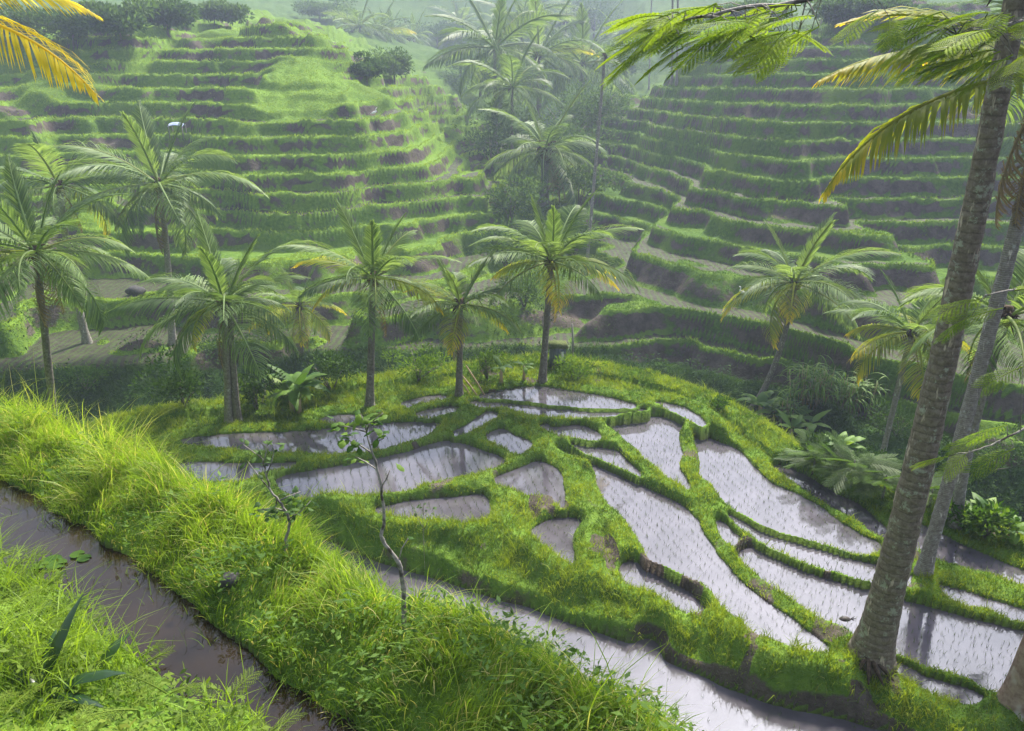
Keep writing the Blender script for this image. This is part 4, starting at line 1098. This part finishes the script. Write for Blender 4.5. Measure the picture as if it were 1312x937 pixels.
sapling('taller crooked bare sapling with grey stem and sparse leafy top', [(518,815),(517,780),(516,745),(512,722),(500,705),(488,690),(492,670),(490,630),(484,600),(474,570),(468,545)], [.034,.032,.030,.027,.025,.023,.021,.018,.015,.011,.007], sap_base.y, 'leafl', 31,
        [(.35, 523, 690, 2, .0), (.75, 500, 602, 2, .02), (.88, 440, 562, 14, -.05), (.9, 492, 548, 8, .05), (.97, 425, 545, 12, .05), (.99, 462, 530, 12, 0), (.8, 455, 585, 5, .1), (.97, 490, 530, 10, -.05)])
sap2 = hit(366, 715)
sapling('shorter leafy sapling with forked brown twigs', [(366,718),(367,690),(372,668),(362,648),(348,632),(342,612),(336,590),(330,572)], [.026,.024,.022,.02,.016,.012,.009,.006], sap2.y, 'leaf', 32,
        [(.35, 398, 642, 16, .05), (.4, 325, 655, 14, -.05), (.5, 385, 630, 16, .1), (.6, 318, 592, 4, .0), (.75, 352, 575, 8, .05), (.85, 345, 560, 6, 0), (.55, 345, 660, 12, .1), (.45, 380, 660, 14, -.1), (.9, 312, 570, 8, .05)])
sp3 = hit(543, 690)
sapling('tiny leafy seedling tree between the two bunds', [(543, 700), (542, 680), (542, 655)], [.010, .008, .004], 12.5, 'leaf', 33, [(.5, 556, 650, 8, 0), (.6, 530, 648, 8, .05), (.9, 545, 640, 8, 0)])

# ------------------------------------------------------------------ near plants, bottom left
x, y = scatter(42000, -6.5, 1.5, 2.2, 9.5)
g = ground(x, y, True); keep = (g['zone'] == 3) & (g['wet'] == 0) & in_view(x, y, g['h'], 80, 160)
x, y, z = x[keep], y[keep], g['h'][keep]; dn = sdist(DW, x, y)
n = len(x); r = np.random.default_rng(88); mb = MB()
hgt = np.clip(.14 + .26 * noise(x, y, .55, 51) + .1 * noise(x, y, .2, 57), .02, .5) * (.3 + 1.0 * r.random(n)); P = np.c_[x, y, z + hgt]
d = r.normal(0, 1, (n, 3)) * [1, 1, .45] + [0, 0, .25]; d /= np.linalg.norm(d, axis=1)[:, None]
s_ = np.cross(d, [0, 0, 1.]) + r.normal(0, .25, (n, 3)); s_ /= np.linalg.norm(s_, axis=1)[:, None]
l = (.035 + .06 * r.random(n) ** 2)[:, None]; w = l * .42
V = np.stack([P, P + d * l * .45 + s_ * w * .5, P + d * l - [0, 0, .012], P + d * l * .45 - s_ * w * .5], 1).reshape(-1, 3); b4 = np.arange(n) * 4
mb.add(V, [np.stack([b4, b4 + 1, b4 + 2, b4 + 3], -1)], np.repeat(np.clip(.5 + .5 * noise(x, y, .5, 52) + .4 * (r.random(n) - .5), 0, 1.2), 4))
fx, fy = scatter(900, -6, 1.2, 2.3, 8.5); fg = ground(fx, fy, True); fk = (fg['zone'] == 3) & (fg['wet'] == 0) & in_view(fx, fy, fg['h'], 60, 120)
for a, b_, c in zip(fx[fk][:260], fy[fk][:260], fg['h'][fk][:260]):
    bipinnate(mb, mat4((a, b_, c + r.uniform(.02, .22)), r.uniform(0, 6.28), r.uniform(-.1, .9), r.uniform(-.4, .4), r.uniform(.14, .3)), r, npin=7, nl=8)
link('undergrowth', mb.mesh('undergrowth', leaf_mat('low_leaf', (.035, .075, .010), (.15, .22, .025), .4, .6, .15, c2=(.32, .27, .05))), kind='stuff')
x, y = scatter(46000, -7.5, 1.5, 2.2, 9.5); g = ground(x, y, True)
keep = (g['zone'] == 3) & (g['wet'] == 0) & in_view(x, y, g['h'], 80, 160) & (noise(x, y, .7, 53) > -.25); x, y, z = x[keep], y[keep], g['h'][keep]; n = len(x)
grass_obj('shore_grass', np.c_[x, y, z - .02], np.clip((.26 + .42 * noise(x, y, .8, 54) + .25 * sstep(-2.6, -4.5, x)) * (.4 + rng.random(n)), .06, .9), .008 + .010 * rng.random(n), .3 + .8 * rng.random(n), rng.random(n) * 6.28, np.clip(.6 + .5 * noise(x, y, .6, 55), 0, 1.2), M['ridge'], 4)
# sparse weeds standing in the ditch
x, y = scatter(6500, -7, 1.5, 2.5, 10); m = (sdist(DW, x, y) < -.08) & (noise(x, y, .6, 56) > .0) & (rng.random(len(x)) < .9); x, y = x[m], y[m]; n = len(x)
grass_obj('ditch_weeds', np.c_[x, y, np.full(n, DITCH_Z - .03)], .06 + (.16 + .45 * np.clip(noise(x, y, .5, 58), 0, 1)) * rng.random(n), .006 + .006 * rng.random(n), .3 + .8 * rng.random(n), rng.random(n) * 6.28, rng.random(n) * .8, M['ridge'], 3)

def broad_plant(label, px, py, leaves, mat):
    p = hit(px, py, 2.2); t = thing('broad_leaf_plant', label, 'plant', p, 'dark broad leaved plants in the corner'); r = np.random.default_rng(px)
    for (az, el, L, W, bend, ti) in leaves:
        mb = MB(); big_leaf(mb, (0, 0, 0), az, el, L, W, bend, r, ti); link('leaf', mb.mesh('leaf', M[mat]), t)
M['canna'] = leaf_mat('dark_glossy_leaf', (.010, .035, .008), (.035, .085, .016), .2, .3, .5)
broad_plant('dark glossy plant with long leaves lying low in the bottom left corner', 55, 895, [(.1, .55, .62, .11, .7, .2), (1.1, 1.15, .7, .10, .5, .5), (2.6, .6, .5, .1, .8, .3), (-.3, .35, .55, .09, .6, .1), (1.7, .9, .45, .08, .6, .6)], 'canna')
broad_plant('single broad dark leaf right of the glossy corner plant', 118, 872, [(.7, .9, .38, .12, .6, .5), (2.3, .5, .3, .08, .6, .3)], 'canna')

# floating pads, leaf, coconut, stones
def disc(mb, c, rad, r, tint, notch=True):
    a = np.linspace(.2, 6.1, 14); V = np.vstack([[c], np.stack([c[0] + rad * np.cos(a), c[1] + rad * np.sin(a), c[2] + .006 * r.random(14)], -1)])
    j = np.arange(1, 14); mb.add(V, [np.stack([0 * j, j, j + 1], -1)], tint)
for k, (px, py, rad, lab) in enumerate([(72, 718, .09, 'round floating lily pad cluster, left one in the ditch'), (98, 716, .07, 'smaller round floating lily pad, right one in the ditch')]):
    p = Vector(at_z(px, py, DITCH_Z)); r = np.random.default_rng(600 + k); mb = MB()
    for i in range(3 - k): disc(mb, (r.normal(0, .1), r.normal(0, .07), .008 + .007 * i), rad * r.uniform(.7, 1.1), r, .3 + .2 * i)
    tag(link('lily_pad', mb.mesh('lily_pad', M['leafl']), loc=p), lab, 'lily pad', 'lily pads in the ditch')
p = Vector(at_z(861, 866, -.29)); mb = MB(); r = np.random.default_rng(5)
for a in (.3, 1.6, 2.9, 4.4): big_leaf(mb, (0, 0, .01), a, .15, .2, .1, .2, r, r.random())
tag(link('fallen_leaf', mb.mesh('fallen_leaf', M['orange']), loc=p), 'orange dead leaf floating on the nearest paddy water', 'leaf')
p = Vector(at_z(1082, 797, .05)); mb = MB(); u = np.linspace(0, math.pi, 8); mb.tube(np.stack([.13 * np.cos(u), 0 * u, .03 + 0 * u], -1), .085 * np.sin(u) + .002, 9)
for s in (-1, 1): mb.tube([(.1, 0, .05), (.16, .02 * s, .09), (.2, .03 * s, .1)], [.015, .01, .004], 4)
tag(link('coconut', mb.mesh('coconut', M['dnut'], True), loc=p), 'dark fallen coconut floating in the pond left of the lichen trunk', 'coconut')
def rock(label, p, s, seed, mat='stone', cat='stone'):
    r = np.random.default_rng(seed); mb = MB(); u = np.linspace(0, math.pi, 9)
    mb.tube(np.stack([0 * u, 0 * u, s * .6 * np.cos(u)], -1), s * np.sin(u) + .002, 11)
    V = mb.V[0]; V *= 1 + .28 * np.stack([noise(V[:, 0] / s + seed, V[:, 1] / s + V[:, 2] / s, .7, 1)] * 3, -1)
    tag(link('stone', mb.mesh('stone', M[mat], True), loc=p), label, cat)
p = hit(296, 745); rock('dark round stone shape standing in for a pipe hole in the near ridge', p + Vector((0, -.03, .02)), .10, 3)  # added stone shape in place of a dark pipe hole
p = hit(175, 378, 34); rock('dark boulder on the left terrace beside a palm trunk', p + Vector((0, 0, .2)), .5, 4); 
# root butt of the big trunk
p = on(1108, 862, .15); mb = MB(); r = np.random.default_rng(8)
for i in range(5):
    a = -2.4 + i * .5; mb.tube([(0, 0, .25), (.25 * math.cos(a), .25 * math.sin(a), .12), (.5 * math.cos(a), .5 * math.sin(a), -.02)], [.05, .04, .015], 6)
tag(link('dead_stump', mb.mesh('dead_stump', M['fibre'], True), loc=p), 'dark broken root stump at the foot of the lichen trunk', 'stump')

# ------------------------------------------------------------------ small built and living things
def box(mb, c, s, tint=.5):
    c = np.array(c); s = np.array(s) / 2
    V = np.array([[x, y, z] for x in (-1, 1) for y in (-1, 1) for z in (-1, 1)]) * s + c
    mb.add(V, [[[0, 1, 3, 2], [4, 6, 7, 5], [0, 4, 5, 1], [2, 3, 7, 6], [0, 2, 6, 4], [1, 5, 7, 3]]], tint)
p = hit(714, 465, 20); dep = p.y * cp - (p.z - CAMZ) * sp; s = dep / FPX
t = thing('field_hut', 'tiny grey hut with mossy roof right of the paddy tip palm', 'hut', p)
mb = MB(); W, D_, Hh = 20 * s, 18 * s, 24 * s
box(mb, (0, 0, Hh * .45), (W, D_, Hh * 1.1)); link('wall', mb.mesh('wall', M['board']), t)
mb = MB(); mb.add([(-W * .65, -D_ * .65, Hh * .95), (W * .65, -D_ * .65, Hh * .95), (W * .65, D_ * .65, Hh * .95), (-W * .65, D_ * .65, Hh * .95), (-W * .5, 0, Hh * 1.25), (W * .5, 0, Hh * 1.25)], [[[0, 1, 5, 4], [2, 3, 4, 5], [3, 2, 1, 0]], [[1, 2, 5], [3, 0, 4]]]); link('roof', mb.mesh('roof', M['thatch']), t)
mb = MB(); box(mb, (W * .28, -D_ * .5 - .006, Hh * .45), (W * .2, .012, Hh * .6)); link('door', mb.mesh('door', M['paint']), t)
for k, (a, bb, lab) in enumerate([((597, 468), (626, 493), 'longest thin bamboo pole leaning right of the centre palm'), ((592, 481), (612, 496), 'short thick bamboo pole leaning at the centre palm foot'), ((590, 488), (604, 497), 'shortest bamboo pole lying low at the centre palm foot')]):
    e = on(bb[0], bb[1], 1.0); q = PT(a[0], a[1], e.y + .3); mb = MB(); mb.tube([(0, 0, -.05), (q - e) * .5, q - e], [.03, .028, .022], 7)
    tag(link('bamboo_pole', mb.mesh('bamboo_pole', M['bamboo'], True), loc=e), lab, 'bamboo pole', 'bamboo poles at the paddy tip')
e = hit(734, 458, 20); q = PT(733, 415, e.y); mb = MB(); mb.tube([(0, 0, -.2), (q - e) * .5 + Vector((.02, 0, 0)), q - e], [.06, .055, .045], 8)
tag(link('wooden_post', mb.mesh('wooden_post', M['pole'], True), loc=e), 'weathered wooden post standing in the bank right of the hut', 'post')
p = hit(229, 178, 45); dep = p.y; mb = MB()
u, v = np.meshgrid(np.linspace(-1, 1, 9), np.linspace(-1, 1, 7), indexing='ij'); sz = 9 * dep / FPX
V = np.stack([u.ravel() * sz, v.ravel() * sz * .7, .9 + .35 * sz * (1 - np.abs(v.ravel()) ** 1.2) - .1 * (u.ravel() ** 2)], -1)
i, j = np.meshgrid(np.arange(8), np.arange(6), indexing='ij'); q = np.stack([i * 7 + j, (i + 1) * 7 + j, (i + 1) * 7 + j + 1, i * 7 + j + 1], -1).reshape(-1, 4)
V2 = V - [0, 0, .03]; mb.add(np.vstack([V, V2]), [np.vstack([q, q[:, ::-1] + 63])]); t = thing('tarpaulin_shelter', 'pale blue tarpaulin shelter on the left hill beside the tall palm crown', 'shelter', p)
link('tarpaulin', mb.mesh('tarpaulin', M['tarp'], True), t)
for sx in (-1, 1):
    for sy in (-1, 1):
        mb = MB(); mb.tube([(sx * sz * .92, sy * sz * .62, -.2), (sx * sz * .92, sy * sz * .62, .93)], [.04, .03], 6); link('post', mb.mesh('post', M['pole']), t)

def egret(label, px, py, h, flip, y0):
    p = hit(px, py, y0); s = h * (p.y * cp - (p.z - CAMZ) * sp) / FPX
    t = thing('egret', label, 'bird', p, 'white egrets on the terraces'); t.scale = (s * flip, s, s); t.rotation_euler.z = .3
    mb = MB()
    pts = [(-.42, 0, .36), (-.28, 0, .40), (-.1, 0, .46), (.08, 0, .52), (.18, 0, .60), (.20, 0, .70), (.16, 0, .80), (.19, 0, .89), (.26, 0, .93), (.31, 0, .93)]
    mb.tube(pts, [.012, .05, .115, .12, .08, .042, .034, .036, .05, .02], 9); link('body', mb.mesh('body', M['white'], True), t)
    mb = MB(); mb.tube([(.30, 0, .93), (.46, 0, .90)], [.018, .003], 5); link('beak', mb.mesh('beak', M['beak']), t)
    for sd in (-1, 1):
        mb = MB(); mb.tube([(-.02, .05 * sd, .42), (-.05, .05 * sd, .2), (-.02, .05 * sd, .0), (.07, .05 * sd, -.01)], [.016, .013, .012, .008], 5); link('leg', mb.mesh('leg', M['beak']), t)
egret('white egret standing on a lower terrace left of the leaning palm', 950, 384, 17, -1, 36)
egret('white egret on the right shoulder of the sunlit left hill', 480, 152, 12, 1, 45)
egret('white egret on a valley terrace left of the big valley palm', 645, 168, 12, 1, 50)

# ------------------------------------------------------------------ haze
V = np.array([[x, y, z] for x in (-620, 620) for y in (-40, 520) for z in (-12, 60)], float)
hm, nt, nd, lk = new_mat('haze_air')
vol = N(nt, 'ShaderNodeVolumePrincipled'); vol.inputs['Color'].default_value = (.66, .74, 1, 1); vol.inputs['Density'].default_value = .0011; vol.inputs['Anisotropy'].default_value = .25
o = N(nt, 'ShaderNodeOutputMaterial'); lk.new(vol.outputs[0], o.inputs['Volume'])
GMAX = float(G['h'].max())
V[:, 2] = np.where(V[:, 2] > 0, max(GMAX + 6, 24), min(float(G['h'].min()) - 1, -9))
hz = link('haze', mesh_np('haze', V, [np.array([[0, 1, 3, 2], [4, 6, 7, 5], [0, 4, 5, 1], [2, 3, 7, 6], [0, 2, 6, 4], [1, 5, 7, 3]])], hm), kind='stuff')

# ------------------------------------------------------------------ light, sky, camera
SUN_AZ, SUN_EL = R(27), R(50)          # azimuth from +Y towards +X: ahead, a little to the right
w = bpy.data.worlds.new('World'); SC.world = w; w.use_nodes = True
nt = w.node_tree; nt.nodes.clear()
sky = N(nt, 'ShaderNodeTexSky', sky_type='NISHITA'); sky.sun_disc = False; sky.sun_elevation = SUN_EL; sky.sun_rotation = SUN_AZ
sky.altitude = 200; sky.air_density = 1.0; sky.dust_density = 6.0; sky.ozone_density = 1.0
hs = N(nt, 'ShaderNodeHueSaturation'); hs.inputs['Saturation'].default_value = .45
bg = N(nt, 'ShaderNodeBackground'); bg.inputs['Strength'].default_value = .115
o = N(nt, 'ShaderNodeOutputWorld')
nt.links.new(sky.outputs[0], hs.inputs['Color']); nt.links.new(mixc(nt, 1.0, hs.outputs[0], (.91, .97, 1.10), 'MULTIPLY'), bg.inputs[0]); nt.links.new(bg.outputs[0], o.inputs[0])
sl = bpy.data.lights.new('sun', 'SUN'); sl.energy = 4.7; sl.angle = R(5); sl.color = (1, .93, .79)
so = bpy.data.objects.new('sun', sl); COL.objects.link(so)
sd = Vector((math.sin(SUN_AZ) * math.cos(SUN_EL), math.cos(SUN_AZ) * math.cos(SUN_EL), math.sin(SUN_EL)))
so.rotation_euler = sd.to_track_quat('Z', 'Y').to_euler()

cam = bpy.data.cameras.new('camera'); co = bpy.data.objects.new('camera', cam); COL.objects.link(co)
co.location = (0, 0, CAMZ); co.rotation_euler = (R(90) - PITCH, 0, 0)
cam.sensor_width = 36; cam.lens = 36 * FPX / 1312; cam.clip_end = 2000; cam.clip_start = .05
SC.camera = co
SC.view_settings.view_transform = 'Standard'; SC.view_settings.look = 'None'; SC.view_settings.exposure = 1.3; SC.view_settings.gamma = 1
SC.cycles.use_denoising = True; SC.cycles.denoiser = 'OPENIMAGEDENOISE'
SC.cycles.max_bounces = 6; SC.cycles.diffuse_bounces = 3; SC.cycles.glossy_bounces = 3; SC.cycles.transmission_bounces = 3; SC.cycles.volume_bounces = 1; SC.cycles.transparent_max_bounces = 4
